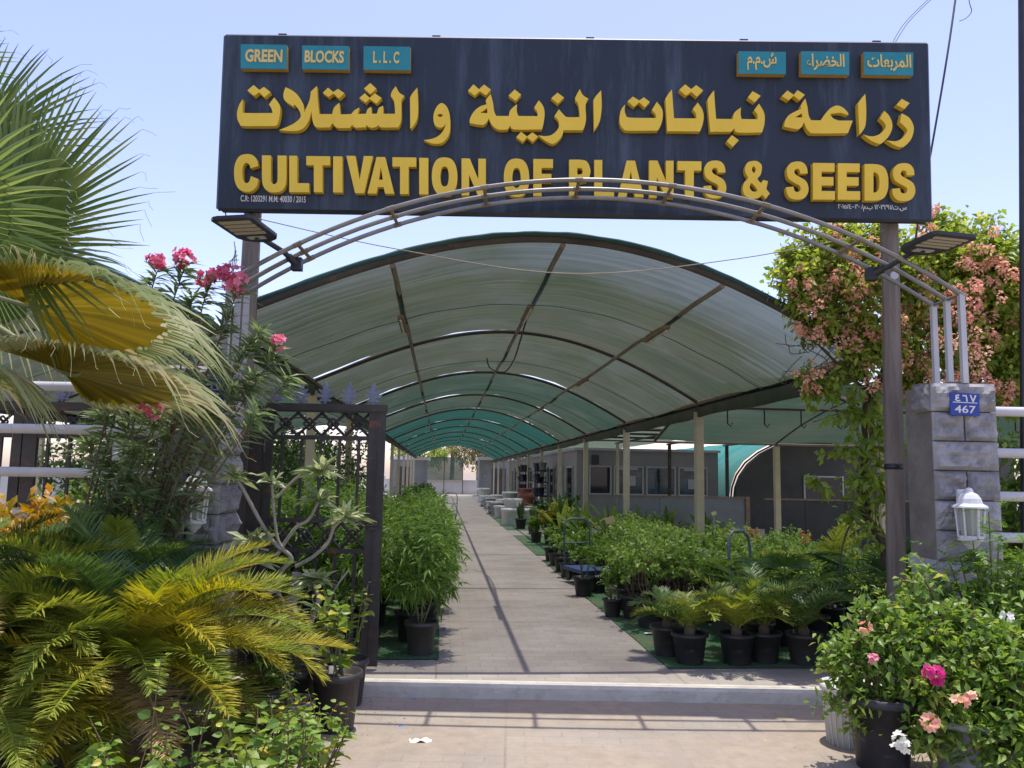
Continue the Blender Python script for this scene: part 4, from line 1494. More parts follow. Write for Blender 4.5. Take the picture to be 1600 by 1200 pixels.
# cross shade to the right: lower barrel whose axis runs sideways
SS = thing('side_shade', 'lower side shade net with hanging pipe hooks right of the main tunnel', 'shade canopy', (7, 11, 0))
pr = [(7.5, 2.30), (8.6, 2.62), (9.8, 2.82), (11.0, 2.90), (12.4, 2.82), (13.8, 2.58), (15.0, 2.27)]
yy = curve3([(0, a, c) for a, c in pr], 4)
xs_ = np.linspace(4.05, 14.0, 36)
b = MB()
vs = [(x, p[1], p[2] + .03 - .06 * abs(math.sin(math.pi * (x - 4.05) / 3.3))) for p in yy for x in xs_]
m_ = len(xs_)
b.add(vs, [(j * m_ + i, j * m_ + i + 1, (j + 1) * m_ + i + 1, (j + 1) * m_ + i) for j in range(len(yy) - 1) for i in range(m_ - 1)], smooth=True)
b.build('shade_net', M['net_mid'], SS)
for x in (4.05, 6.44, 9.4, 12.3):
    b = MB()
    b.tube([(x, p[1], p[2]) for p in yy], .026, 8)
    b.build('rib', M['rusty_pipe'], SS)
for (y, z) in ((15.0, 2.27), (11.0, 2.86), (12.6, 2.74), (9.0, 2.64)):
    b = MB()
    b.tube([(4.05, y, z - .03), (14, y, z - .03)], .024, 8)
    b.build('purlin', M['old_pipe'] if y == 15 else M['rusty_pipe'], SS)
for (x, y) in ((6.44, 15.0), (8.55, 15.0), (11.7, 15.0), (6.44, 7.5), (9.6, 7.5)):
    b = MB()
    b.box((x, y, 1.1), (.10, .10, 2.2))
    b.build('post', M['cream_paint'], SS)
for i in range(9):
    x = 4.6 + i * .62
    y = 12.6
    z = 2.71
    b = MB()
    b.tube([(x, y, z), (x, y, z - .26), (x + .05, y, z - .30), (x + .08, y, z - .25)], .012, 6)
    b.build('hook', M['dark_steel'], SS)
# flat pipe roof between tunnel and cabin
FR = thing('flat_shade_roof', 'flat dark net roof on crossed pipes between the tunnel and the white cabin', 'shade canopy', (7, 20, 0))
b = MB()
xs2, ys2 = np.linspace(4.0, 13.5, 20), np.linspace(15.4, 25.6, 20)
vs = [(x, y, 2.84 + .04 * mnoise.noise((x, y, 0))) for y in ys2 for x in xs2]
b.add(vs, [(j * 20 + i, j * 20 + i + 1, (j + 1) * 20 + i + 1, (j + 1) * 20 + i) for j in range(19) for i in range(19)])
nb_ = len(b.v[0])
xs3, ys3 = np.linspace(4.0, 7.9, 8), np.linspace(25.7, 52, 24)
vs = [(x, y, 2.84 + .04 * mnoise.noise((x, y, 0))) for y in ys3 for x in xs3]
b.add(vs, [(j * 8 + i, j * 8 + i + 1, (j + 1) * 8 + i + 1, (j + 1) * 8 + i) for j in range(23) for i in range(7)])
b.build('shade_net', M['net_screen'], FR)
for i in range(11):
    y = 15.6 + i
    b = MB()
    b.tube([(3.95, y, 2.73 - .03 * (i % 2)), (13.5, y, 2.73 - .03 * (i % 2))], .022, 6)
    b.build('cross_pipe', M['rusty_pipe'] if i % 3 else M['old_pipe'], FR)
for x in (5.6, 7.3, 9.2):
    b = MB()
    b.tube([(x, 15.4, 2.65), (x, 25.6, 2.65)], .026, 6)
    b.build('long_pipe', M['dark_steel'], FR)
    b = MB()
    b.box((x, 25.3, 1.32), (.09, .09, 2.64))
    b.build('post', M['cream_paint'] if x < 6 else M['rusty_pipe'], FR)

# ------------------------------------------------------------------ far end of the tunnel
b = MB()
b.box((-.2, 64.0, .54), (9.0, .2, 1.08))
b.box((-.2, 64.0, 1.10), (9.1, .26, .06))
EW = b.build('end_wall', M['white_wall'], origin=(-.2, 64, 0))
tag(EW, 'low white wall closing the far end of the walkway', 'wall')
NS = thing('net_screen', 'dark green net screen stretched above the white end wall', 'screen', (.25, 63.6, 1.1))
b = MB()
vs = [(x, 63.7 + .05 * mnoise.noise((x, z, 0)), z) for z in np.linspace(1.12, 2.86, 8) for x in np.linspace(-1.2, 1.65, 12)]
b.add(vs, [(j * 12 + i, j * 12 + i + 1, (j + 1) * 12 + i + 1, (j + 1) * 12 + i) for j in range(7) for i in range(11)])
b.build('net', M['net_screen'], NS)
b = MB()
for x in (-1.22, .2, 1.67):
    b.tube([(x, 63.72, .0), (x, 63.72, 2.9)], .03, 6)
b.tube([(-1.22, 63.72, 2.88), (1.67, 63.72, 2.88)], .025, 6)
b.build('frame', M['rusty_pipe'], NS)


def kiosk(x0, x1, y0, y1, z, label, door):
    o = thing('white_kiosk', label, 'kiosk', ((x0 + x1) / 2, y0, 0), 'white kiosks at the end of the tunnel')
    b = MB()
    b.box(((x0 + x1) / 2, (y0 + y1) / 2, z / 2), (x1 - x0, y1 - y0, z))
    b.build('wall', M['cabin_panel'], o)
    b = MB()
    b.box(((x0 + x1) / 2, (y0 + y1) / 2, z + .11), (x1 - x0 + .3, y1 - y0 + .3, .22))
    b.build('roof', M['white_paint'], o)
    b = MB()
    b.box((door, y0 - .03, 1.02), (1.0, .06, 2.04))
    b.build('doorway', M['dark_wall'], o)
    b = MB()
    b.lathe([(0, .02), (.11, .02), (.12, 0)], (0, 0, 0), 14)
    vv = b.v[0]
    b.v[0] = np.array([(x0 if door > x0 + 1 else x1) + (.35 if door > x0 + 1 else -.35), y0 - .01, 1.5]) + np.stack([vv[:, 0], -vv[:, 2], vv[:, 1]], 1)
    b.build('round_sign', M['grey_plastic'], o)


kiosk(-3.6, -1.05, 58.6, 62, 2.55, 'white kiosk with round sign at the left far end of the tunnel', -2.7)
kiosk(2.75, 5.0, 58.9, 62, 2.65, 'white kiosk with dark doorway at the right far end of the tunnel', 4.2)


def gen_tree(name, label, cat, base, h, cr, trunk_r, mat, seed, nclump=120, nl=22, L=.30, W=.16, group=None, squash=.75, limbs=9, bark=None):
    rg = np.random.default_rng(seed)
    o = thing(name, label, cat, base, group)
    base = np.array(base, float)
    top = base + ZV * (h - cr * squash * .9)
    b = MB()
    mid = (base + top) / 2 + np.array([rg.normal(0, .12), rg.normal(0, .12), 0])
    b.tube(curve3([base, mid, top], 5), np.linspace(trunk_r, trunk_r * .6, 11), 9)
    c0 = base + ZV * (h - cr * squash)
    for i in range(limbs):
        a = rg.uniform(0, 6.28)
        e = np.array([math.cos(a), math.sin(a), rg.uniform(-.1, .9)]) * cr * rg.uniform(.5, .85)
        s = base + (top - base) * rg.uniform(.55, 1)
        b.tube(curve3([s, (s + c0 + e) / 2 + rg.normal(0, .1, 3), c0 + e], 4), np.linspace(trunk_r * .45, trunk_r * .12, 9), 6)
    b.build('trunk', bark or M['bark'], o)
    b = MB()
    for i in range(nclump):
        d = rg.normal(size=3)
        d /= np.linalg.norm(d)
        r = cr * (.45 + .6 * rg.random() ** .7) * (1 + .25 * mnoise.noise(tuple(d * 1.7 + seed)))
        c = c0 + d * r * np.array([1, 1, squash])
        cs = cr * rg.uniform(.10, .22)
        P = c + rg.normal(size=(nl, 3)) * cs * .6
        D = rg.normal(size=(nl, 3)) + d * .8 + np.array([0, 0, .15])
        b.leaves(P, D, L * rg.uniform(.7, 1.3, nl), W * rg.uniform(.7, 1.2, nl), rg=rg, tone=np.clip(rg.normal(.3 + .4 * rg.random(), .18, nl), 0, 1))
    b.build('crown', mat, o)
    return o


def palm_tree(label, base, h, seed, fl=2.4, nf=26):
    rg = np.random.default_rng(seed)
    o = thing('date_palm', label, 'palm', base, 'trees beyond the end wall')
    base = np.array(base, float)
    b = MB()
    b.tube([base + ZV * h * t + np.array([.1 * math.sin(t * 2), 0, 0]) for t in np.linspace(0, 1, 12)], [.2 + .02 * (i % 2) for i in range(12)], 10)
    b.build('trunk', M['bark'], o)
    b = MB()
    for i in range(nf):
        frond(b, base + ZV * h, rg.uniform(0, 6.28), R_(rg.uniform(-25, 80)), R_(rg.uniform(60, 100)), fl * rg.uniform(.8, 1.1), 34, .42, .035, rg)
    b.build('crown', L_CYCAD_M, o)


def frond(b, base, az, el0, bend, L, nl, ll, lw, rg, tone=None, vee=.3, twist=0.0, sweep=0.0, bare=.1, rad=.008):
    """one feather leaf: arched rachis with two ranks of narrow leaflets"""
    m_ = 14
    pts = [np.array(base, float)]
    for i in range(m_):
        t = (i + .5) / m_
        el = el0 - bend * t ** 1.25
        a = az + sweep * t
        pts.append(pts[-1] + np.array([math.cos(a) * math.cos(el), math.sin(a) * math.cos(el), math.sin(el)]) * L / m_)
    P = np.array(pts)
    b.tube(P, np.linspace(rad, rad * .3, m_ + 1), 5, tone=.75, cap=False)
    ts = np.linspace(bare, 1, nl)
    idx = ts * m_
    i0 = np.clip(idx.astype(int), 0, m_ - 1)
    fr = (idx - i0)[:, None]
    C = P[i0] * (1 - fr) + P[i0 + 1] * fr
    T = P[i0 + 1] - P[i0]
    T /= np.linalg.norm(T, axis=1)[:, None]
    S = np.cross(T, np.array([0, 0, 1.0]))
    S /= np.linalg.norm(S, axis=1)[:, None] + 1e-6
    Nn = np.cross(S, T)
    if twist:
        S, Nn = S * math.cos(twist) + Nn * math.sin(twist), Nn * math.cos(twist) - S * math.sin(twist)
    env = np.clip(np.sin(math.pi * (.16 + .80 * ts)) ** .6, .15, 1)
    for s in (-1, 1):
        ang = np.radians(72 - 42 * ts + rg.normal(0, 4, nl))[:, None]
        D = T * np.cos(ang) + s * S * np.sin(ang) + Nn * (vee + rg.normal(0, .13, nl))[:, None] + rg.normal(0, .07, (nl, 3))
        tn = np.clip(rg.normal(.45, .2, nl), 0, 1) if tone is None else np.clip(rg.normal(tone, .15, nl), 0, 1)
        b.leaves(C, D, ll * env * rg.uniform(.82, 1.08, nl) * np.where(rg.random(nl) < .05, .35, 1), lw, prof=((0, .7), (.5, 1), (1, .08)), fold=.15, droop=.12, tone=tn, rg=rg, up=Nn, tip=.22)
    return P


gen_tree('broadleaf_tree', 'dry leafy tree behind the right of the net screen at the tunnel end', 'tree', (3.2, 72, 0), 5.6, 2.4, .16, L_YELLOW and G('dry_tree_leaf', [(0, (.07, .09, .03)), (.5, (.15, .16, .06)), (1, (.28, .25, .12))]), 21, 150, 20, .30, .14, 'trees beyond the end wall')
gen_tree('broadleaf_tree', 'green rounded tree behind the left of the net screen at the tunnel end', 'tree', (-2.0, 74, 0), 5.2, 2.4, .16, L_VINE, 22, 140, 20, .30, .15, 'trees beyond the end wall')
palm_tree('shaggy palm crown rising behind the middle of the net screen', (.9, 76, 0), 4.4, 23)
gen_tree('broadleaf_tree', 'large dark tree beyond the kiosk at the right far end', 'tree', (8.5, 74, 0), 6.0, 3.0, .2, L_DARK, 24, 160, 20, .35, .18, 'trees beyond the end wall')

# ------------------------------------------------------------------ potted plants
def pot(b, r, h, c=(0, 0, 0), taper=.76):
    b.lathe([(0, 0), (r * taper, 0), (r * taper, .004), (r * .97, h * .88), (r * 1.06, h * .885), (r * 1.09, h * .90), (r * 1.09, h), (r * .97, h), (r * .92, h * .86), (0, h * .86)], c, 22)


def potted(name, label, cat, group, r, h, potmat='black_plastic', loc=(0, 0, 0)):
    o = thing(name, label, cat, loc, group)
    b = MB()
    pot(b, r, h, loc)
    p = b.build('pot', M[potmat], o)
    b = MB()
    b.lathe([(0, .0), (r * .5, .012), (r * .93, 0)], (loc[0], loc[1], loc[2] + h * .87), 14)
    b.build('soil', M['soil'], p)
    return o


def twiggy(o, base, cz, rad, rz, ntw, nl, L, W, leafm, stemm, seed, prof=((0, .12), (.45, 1), (1, .04)), droop=.25, low=.0, stems=5, sr=.006, upb=.4, tipb=.6, spread=.05):
    """bush: stems rise from base, twigs reach through an uneven ellipsoid, leaves sit along the twigs"""
    rg = np.random.default_rng(seed)
    base = np.array(base, float)
    c0 = base + np.array([0, 0, cz])
    sb, lb = MB(), MB()
    forks = []
    for i in range(stems):
        a = 6.28 * i / stems + rg.uniform(-.5, .5)
        f = base + np.array([math.cos(a) * rad * .35, math.sin(a) * rad * .35, cz * rg.uniform(.5, .95)])
        s = base + np.array([math.cos(a) * rad * spread, math.sin(a) * rad * spread, 0])
        sb.tube(curve3([s, (s + f) / 2 + rg.normal(0, .02, 3), f], 3), np.linspace(sr * 1.3, sr * .7, 7), 5)
        forks.append(f)
    P, D, LL, TT_ = [], [], [], []
    for i in range(ntw):
        d = rg.normal(size=3)
        d /= np.linalg.norm(d)
        if d[2] < low:
            d[2] = -d[2] * .5
        rr = (.35 + .7 * rg.random() ** .6) * (1 + .28 * mnoise.noise(tuple(d * 1.9 + seed)))
        tip = c0 + d * rr * np.array([rad, rad, rz])
        f = forks[int(np.argmin([np.linalg.norm(q - tip) for q in forks]))]
        if i % 3 == 0:
            sb.tube([f, (f + tip) / 2 + np.array([0, 0, .02]), tip], [sr * .6, sr * .45, sr * .25], 4, cap=False)
        dr = tip - f
        dr /= np.linalg.norm(dr) + 1e-6
        tn = rg.normal(.42, .16)
        for k in range(nl):
            t = tipb + (1 - tipb) * (k / max(1, nl - 1))
            p = f + (tip - f) * t + rg.normal(0, .012, 3)
            q = rg.normal(size=3)
            q -= dr * (q @ dr) * .6
            q /= np.linalg.norm(q)
            P.append(p)
            D.append(q * .9 + dr * .55 + np.array([0, 0, upb]))
            LL.append(rg.uniform(.7, 1.2))
            TT_.append(tn + rg.normal(0, .14) + (.15 if k == nl - 1 else 0))
    LL = np.array(LL)
    lb.leaves(P, D, LL * L, LL * W, prof, droop=droop, tone=np.clip(TT_, 0, 1), rg=rg)
    sb.build('stems', stemm, o)
    lb.build('foliage', leafm, o)
    return o


OVATE = ((0, .12), (.42, 1), (1, .04))
LANCE = ((0, .3), (.4, 1), (1, .05))
GR = 'potted leafy shrubs in rows right of the walkway'
protos_r = []
for s in range(6):
    o = potted('potted_shrub', 'x', 'potted shrub', GR, .145, .25)
    twiggy(o, (0, 0, .21), .38, .29 + .02 * (s % 3), .30, 96, 9, .060, .033, L_SHRUB, M['brown_stem'], 100 + s, OVATE, low=-.5)
    protos_r.append(o)
used = [False] * 6


def place(protos, used_, k, loc, rz, sc, label, group=None):
    if not used_[k]:
        used_[k] = True
        o = protos[k]
        o.location = loc
        o.rotation_euler = (0, 0, rz)
        o.scale = (sc, sc, sc)
        o['label'] = label
        return o
    return clone(protos[k], loc, rz, sc, label, group)


rows_x = [2.17, 2.55, 2.93, 3.33, 3.75, 4.2, 4.7, 5.25]
rowname = ['nearest the walkway', 'second from the walkway', 'third from the walkway', 'fourth from the walkway', 'fifth from the walkway', 'sixth from the walkway', 'seventh from the walkway', 'eighth from the walkway']
y_front = [8.45, 8.42, 8.3, 8.45, 7.9, 7.7, 7.7, 7.7]
y_end = [9.6, 11.4, 13.2, 13.8, 13.8, 13.6, 13.4, 13.0]
for ri, x in enumerate(rows_x):
    y, k = y_front[ri], 0
    while y < y_end[ri]:
        place(protos_r, used, rnd.randrange(6), (x + rnd.uniform(-.07, .07), y + rnd.uniform(-.06, .06), .009), rnd.uniform(0, 6.28), rnd.uniform(.92, 1.14) if ri < 4 else rnd.uniform(.82, 1.0),
              f'bushy shrub in black pot, {ORD[k]} from the front in the {ORD[ri]} row from the walkway', GR)
        y += rnd.uniform(.42, .52) if ri < 4 else rnd.uniform(.52, .66)
        k += 1
# row of smaller shrubs by the path edge
GS = 'small bright potted shrubs at the path edge'
protos_s = []
for s in range(3):
    o = potted('small_potted_shrub', 'x', 'potted shrub', GS, .125, .22)
    twiggy(o, (0, 0, .19), .26, .17, .19, 42, 8, .07, .030, L_BRIGHT, M['green_stem'], 140 + s, OVATE, low=-.3)
    protos_s.append(o)
us_ = [False] * 3
sp_ = [(1.95, 9.05), (1.9, 10.6), (2.15, 10.9), (1.98, 12.5), (2.2, 12.75), (2.42, 12.5), (2.0, 13.2), (2.02, 14.1), (2.28, 13.9), (2.05, 14.8), (2.32, 14.7), (2.6, 13.6), (2.6, 14.5), (2.9, 14.2), (2.5, 11.9), (2.85, 13.2)]
for i, (x, y) in enumerate(sp_):
    place(protos_s, us_, i % 3, (x, y, .009), rnd.uniform(0, 6.28), rnd.uniform(.9, 1.1) * (.8 if i == 0 else 1), f'small bright green shrub in black pot at the path edge, {ORD[i]} from the entrance', GS)

# left: tall lance-leaved shrubs
GLf = 'tall lance-leaved shrubs in black pots left of the walkway'
protos_l = []
for s in range(5):
    o = potted('tall_potted_shrub', 'x', 'potted shrub', GLf, .15, .30)
    twiggy(o, (0, 0, .26), .60, .40, .54, 150, 12, .11, .024, L_BRIGHT, M['green_stem'], 160 + s, LANCE, droop=.35, low=-.9, stems=6, sr=.007, upb=.15, tipb=.45)
    protos_l.append(o)
ul_ = [False] * 5
lx = [-.20, -.72, -1.25, -1.8]
ln = ['nearest the walkway', 'second from the walkway', 'third from the walkway', 'fourth from the walkway']
for ri, x in enumerate(lx):
    y, k = (7.15, 7.3, 7.6, 7.6)[ri], 0
    while y < (15.5, 15, 14, 13)[ri]:
        sc = rnd.uniform(.82, 1.0) if ri < 2 else rnd.uniform(.9, 1.12)
        if y < 7.4:
            sc = .92
        place(protos_l, ul_, rnd.randrange(5), (x + (.06 if y < 7.4 and ri == 0 else rnd.uniform(-.09, .09)), y, .009), rnd.uniform(0, 6.28), sc,
              f'tall feathery shrub in pot, {ORD[k]} from the gate in the {ORD[ri]} row left of walkway', GLf)
        y += rnd.uniform(.5, .62) + (.1 if ri > 1 else 0)
        k += 1
# darker mixed plants further along the left row
GD = 'darker potted plants further along the left row'
protos_d = []
for s in range(3):
    o = potted('dark_potted_shrub', 'x', 'potted shrub', GD, .16, .28)
    twiggy(o, (0, 0, .24), .55, .36, .42, 70, 9, .12, .05, L_DARK, M['brown_stem'], 190 + s, OVATE, low=-.6)
    protos_d.append(o)
ud_ = [False] * 3
for i in range(24):
    y = 15.8 + i * .95
    place(protos_d, ud_, i % 3, (-.55 - .25 * (i % 2) + rnd.uniform(-.08, .08), y, .005), rnd.uniform(0, 6), rnd.uniform(.75, 1.05), f'dark green potted shrub along the left of the far walkway, {ORD[i]} beyond the tall shrubs', GD)
for i in range(5):
    gen_tree('hedge_tree', ['dense dark hedge tree seen through the gate bars on the left', 'dense dark hedge tree behind the left tunnel posts further in', 'dense dark hedge tree far behind the iron fence', 'broad dark hedge tree between the left tunnel posts', 'dark hedge tree just left of the gate hinge post'][i], 'hedge tree',
             [(-3.0, 13.6, 0), (-3.2, 19.5, 0), (-5.6, 14.5, 0), (-2.5, 16.6, 0), (-4.1, 12.6, 0)][i], 2.35, 1.15, .05, L_DARK, 300 + i, 200, 22, .13, .06, 'dark hedge trees on the left', .95)
GB = 'low green bushes behind the left fences'
for i, (x, y, s_) in enumerate(((-3.2, 8.4, 1.0), (-4.2, 8.6, .9), (-5.2, 9.2, 1.0), (-6.2, 9.0, .9), (-3.7, 10.4, 1.2), (-5.0, 11.2, 1.2), (-2.6, 9.6, 1.2))):
    clone(protos_r[i % 6], (x, y, .005), i * 1.3, 1.25 * s_, f'low green bush behind the left fences, {ORD[i]} of the scattered bushes', GB)
b = MB()
b.box((-7.2, 17.5, .75), (4.4, .18, 1.5))
tag(b.build('garden_wall', M['white_wall'], origin=(-7.2, 17.5, 0)), 'low pale wall seen between the bars of the left fences', 'wall')

# ------------------------------------------------------------------ potted cycads and palms at the front right
GC = 'young cycads in black pots at the front right'


def potted_cycad(loc, label, seed, nf=11, L=.58, mat=None, r=.145, h=.25):
    rg = np.random.default_rng(seed)
    o = potted('potted_cycad', label, 'potted cycad', GC, r, h, 'black_plastic', loc)
    base = np.array(loc) + ZV * (h * .9)
    b = MB()
    b.lathe([(0, .09), (.035, .08), (.05, .05), (.045, 0)], tuple(base), 10)
    b.build('caudex', M['bark'], o)
    for i in range(nf):
        b = MB()
        el = R_(rg.uniform(35, 82))
        frond(b, base + ZV * .05, 6.28 * i / nf * 2.4 + rg.uniform(-.3, .3), el, R_(rg.uniform(55, 100)), L * rg.uniform(.8, 1.15), 46, .155, .0105, rg, vee=.35)
        b.build('frond', mat or (L_CYCAD_M if rg.random() < .5 else L_CYCAD), o)
    return o


potted_cycad((2.13, 6.80, .009), 'young cycad in black pot nearest the walkway at the front right', 11, 12, .5)
potted_cycad((2.53, 6.78, .009), 'lush yellowish green young cycad in black pot, centre of the front right row', 12, 17, .66, L_CYCAD_M)
potted_cycad((2.80, 6.85, .009), 'young cycad in black pot just right of the lush one in the front row', 13, 13, .7)
potted_cycad((3.12, 6.78, .009), 'young dark cycad in black pot at the right end of the front row', 14, 13, .6, L_CYCAD)
potted_cycad((2.03, 7.12, .009), 'young small cycad in black pot tucked behind the one nearest the walkway', 15, 9, .4)
potted_cycad((2.95, 7.35, .009), 'young cycad in black pot in the second row behind the front pots', 16, 10, .72, L_CYCAD)


def fan_leaf(b, tb, hub, e1, e2, L, nseg=44, spread=2.0, split=.55, droop=.25, rg=None, tone=None, pleat=.012, sag=0.0, cut=.2):
    """palmate leaf: pleated blade joined near the hub, free drooping tips; tb takes the tips (may be b)"""
    hub, e1, e2 = np.array(hub, float), np.array(e1, float), np.array(e2, float)
    e1 /= np.linalg.norm(e1)
    e2 -= e1 * (e1 @ e2)
    e2 /= np.linalg.norm(e2)
    n = np.cross(e1, e2)
    A = np.linspace(-spread, spread, nseg + 1)

    def pt(a, r, off):
        p = hub + (e1 * math.cos(a) + e2 * math.sin(a)) * r + n * off
        p = p - ZV * sag * r * r
        ex = max(0, r - split * L)
        return p - ZV * droop * ex * ex / L * 2.4
    st = (0.02, .25, .5, 1.0)
    vs, fs, tn = [], [], []
    Ls = [L * (1 - cut * (abs(a) / spread) ** 2) * rg.uniform(.92, 1.05) for a in A]
    for i, a in enumerate(A):
        for s in st:
            r = s * split * Ls[i]
            vs.append(pt(a, r, 0 - pleat * s))
        am = a + (A[1] - A[0]) / 2
        for s in st:
            vs.append(pt(am, s * split * Ls[i], pleat * s))
        t = rg.normal(.4, .13) if tone is None else rg.normal(tone, .13)
        kk = .22 if droop > .5 else .12
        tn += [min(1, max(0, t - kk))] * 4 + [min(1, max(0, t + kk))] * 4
    for i in range(nseg):
        o = i * 8
        for k in range(3):
            fs.append((o + k, o + k + 1, o + 4 + k + 1, o + 4 + k))
            fs.append((o + 4 + k, o + 4 + k + 1, o + 8 + k + 1, o + 8 + k))
    b.add(vs, fs, tn)
    for i in range(nseg):
        am = A[i] + (A[1] - A[0]) / 2
        da = (A[1] - A[0]) / 2
        L0 = Ls[i]
        tw = rg.normal(0, .05)
        vs = []
        rs = (split, split + (1 - split) * .4, split + (1 - split) * .75, 1.0)
        ws = (.9, .42, .22, .04) if droop > .5 else (1.0, .62, .32, .04)
        dk = rg.uniform(.45, 1.25) if droop > .5 else 1.0
        for r, w in zip(rs, ws):
            rr = r * L0
            sc = split / r
            c = pt(am + tw * (r - split), rr, pleat * .5 * (1 - (r - split))) + ZV * (1 - dk) * droop * max(0, rr - split * L) ** 2 / L * 2.4
            eL = pt(am - da, split * L0, -pleat) - pt(am, split * L0, pleat)
            eR = pt(am + da, split * L0, -pleat) - pt(am, split * L0, pleat)
            vs += [c + eL * w, c, c + eR * w]
        f2 = [(k * 3 + s, k * 3 + s + 1, (k + 1) * 3 + s + 1, (k + 1) * 3 + s) for k in range(3) for s in (0, 1)]
        tb.add(vs, f2, min(1, max(0, rg.normal(.5, .2))))
        if rg.random() < .5:
            p0 = np.array(vs[-2])
            q = p0 + (e1 * math.cos(am) + e2 * math.sin(am)) * L * rg.uniform(.03, .12) - ZV * rg.uniform(.02, .12)
            tb.tube([p0, (p0 + q) / 2 + rg.normal(0, .01, 3), q], .0012, 3, tone=.9, cap=False)


GP = 'potted palms in the shade at the right'


def potted_fan(loc, label, seed, nf, h, matl, L):
    rg = np.random.default_rng(seed)
    o = potted('potted_fan_palm', label, 'potted palm', GP, .18, .30, 'black_plastic', loc)
    base = np.array(loc) + ZV * .27
    for i in range(nf):
        a = 6.28 * i / nf + rg.uniform(-.3, .3)
        el = R_(rg.uniform(35, 78))
        d = np.array([math.cos(a) * math.cos(el), math.sin(a) * math.cos(el), math.sin(el)])
        tip = base + d * h * rg.uniform(.6, 1.0)
        st, b = MB(), MB()
        st.tube(curve3([base, (base + tip) / 2 + ZV * .03, tip], 3), .006, 5)
        dd = d * .8 + np.array([math.cos(a), math.sin(a), -.35]) * .5
        fan_leaf(b, b, tip, dd, np.cross(dd, ZV), L * rg.uniform(.8, 1.1), 22, 1.75, .5, .35, rg)
        st_o = b.build('frond', matl, o)
        st.build('stalk', M['green_stem'], st_o)
    return o


potted_fan((3.30, 7.55, .009), 'dark fan palm in black pot beside the right timber pole', 31, 9, .5, L_CYCAD, .36)
potted_fan((4.3, 7.4, .009), 'fan palm in black pot directly behind the numbered pillar', 33, 9, .7, L_DARK, .42)


def potted_areca(loc, label, seed, nf, L, matl):
    rg = np.random.default_rng(seed)
    o = potted('potted_feather_palm', label, 'potted palm', GP, .17, .28, 'black_plastic', loc)
    base = np.array(loc) + ZV * .26
    for i in range(nf):
        b = MB()
        frond(b, base + rg.normal(0, .03, 3) * np.array([1, 1, 0]), rg.uniform(0, 6.28), R_(rg.uniform(55, 86)), R_(rg.uniform(50, 95)), L * rg.uniform(.75, 1.1), 24, .24, .022, rg, vee=.25, bare=.3)
        b.build('frond', matl, o)
    return o


potted_areca((3.15, 8.25, .009), 'bright feathery palm in black pot behind the potted cycads', 41, 13, .8, L_STRAP)
potted_areca((4.4, 9.0, .009), 'feathery palm in black pot right of the vine trunk', 43, 12, 1.1, L_CYCAD_M)

# strappy plants, croton, snake plants further along the right
GT = 'strap-leaved plants in pots along the right'


def strappy(loc, label, seed, n, L, W, matl, name='strap_leaf_plant', cat='potted plant', potr=.16, el=(40, 88), group=GT, potmat='black_plastic', droop=.35):
    rg = np.random.default_rng(seed)
    o = potted(name, label, cat, group, potr, potr * 1.7, potmat, loc)
    base = np.array(loc) + ZV * potr * 1.5
    b = MB()
    a = rg.uniform(0, 6.28, n)
    e = np.radians(rg.uniform(el[0], el[1], n))
    D = np.stack([np.cos(a) * np.cos(e), np.sin(a) * np.cos(e), np.sin(e)], 1)
    P = base + np.stack([np.cos(a), np.sin(a), 0 * a], 1) * potr * .3
    b.leaves(P, D, L * rg.uniform(.6, 1.1, n), W, prof=((0, .35), (.25, .85), (.55, 1), (.8, .65), (1, .03)), fold=.3, droop=droop, rg=rg, up=np.cross(np.cross(D, ZV), D))
    b.build('foliage', matl, o)
    return o


for i, (x, y, L, W, m_, lab) in enumerate((
        (3.0, 17.0, 1.0, .10, L_STRAP, 'broad strap-leaved plant with yellow new leaf beside the third right post'),
        (3.5, 16.4, 1.0, .10, L_STRAP, 'broad strap-leaved plant in front of the grey partition, left one'),
        (4.1, 16.2, .95, .10, L_STRAP, 'broad strap-leaved plant in front of the grey partition, middle one'),
        (4.8, 16.9, .95, .10, L_STRAP, 'broad strap-leaved plant in front of the grey partition, right one'),
        (5.6, 16.9, .9, .09, L_STRAP, 'broad strap-leaved plant near the partition end post'),
        (2.75, 18.2, 1.15, .12, L_STRAP, 'tall strap-leaved plant with arching leaf near the cabin corner'))):
    strappy((x, y, .009), lab, 50 + i, 30, L * 1.2, W, m_)
for i, (x, y, lab) in enumerate(((2.5, 21.6, 'spiky snake plant in black pot at the far turf corner'), (2.35, 23.6, 'spiky snake plant in dark pot in front of the white pots'), (2.75, 23.4, 'spiky dark plant in black pot right of the snake plant by the white pots'))):
    strappy((x, y, .009), lab, 70 + i, 22, .55, .06, L_DARK, 'snake_plant', 'potted plant', .17, (60, 90), 'snake plants along the right of the walkway', 'black_plastic', .02)
GY = 'mixed potted shrubs between the trolley and the white pots'
for i, (x, y, h, m_, lab) in enumerate(((2.55, 18.4, .62, L_YELLOW, 'yellow-leaved croton in a black pot on the bright green turf'), (2.9, 19.6, .70, L_VINE, 'light green shrub in black pot behind the yellow croton'),
                                        (2.25, 18.9, .3, L_BRIGHT, 'small green plant in black pot left of the yellow croton'), (3.2, 20.5, 1.0, L_DARK, 'tall dark shrub in black pot beside the fourth right post'), (2.95, 21.9, .75, L_DARK, 'dark shrub in brown pot near the snake plants'))):
    o = potted('potted_croton' if i == 0 else 'mixed_potted_shrub', lab, 'potted shrub', GY, .2 if i != 2 else .14, .36 if i != 2 else .24, 'black_plastic', (x, y, .009))
    twiggy(o, (x, y, .3), h * .45, h * .42, h * .5, 50, 9, .13, .06, m_, M['brown_stem'], 80 + i, OVATE, low=-.4)
# ------------------------------------------------------------------ stacked pots, racks and trolleys along the right
GW = 'stacked white plastic pots on the right of the walkway'


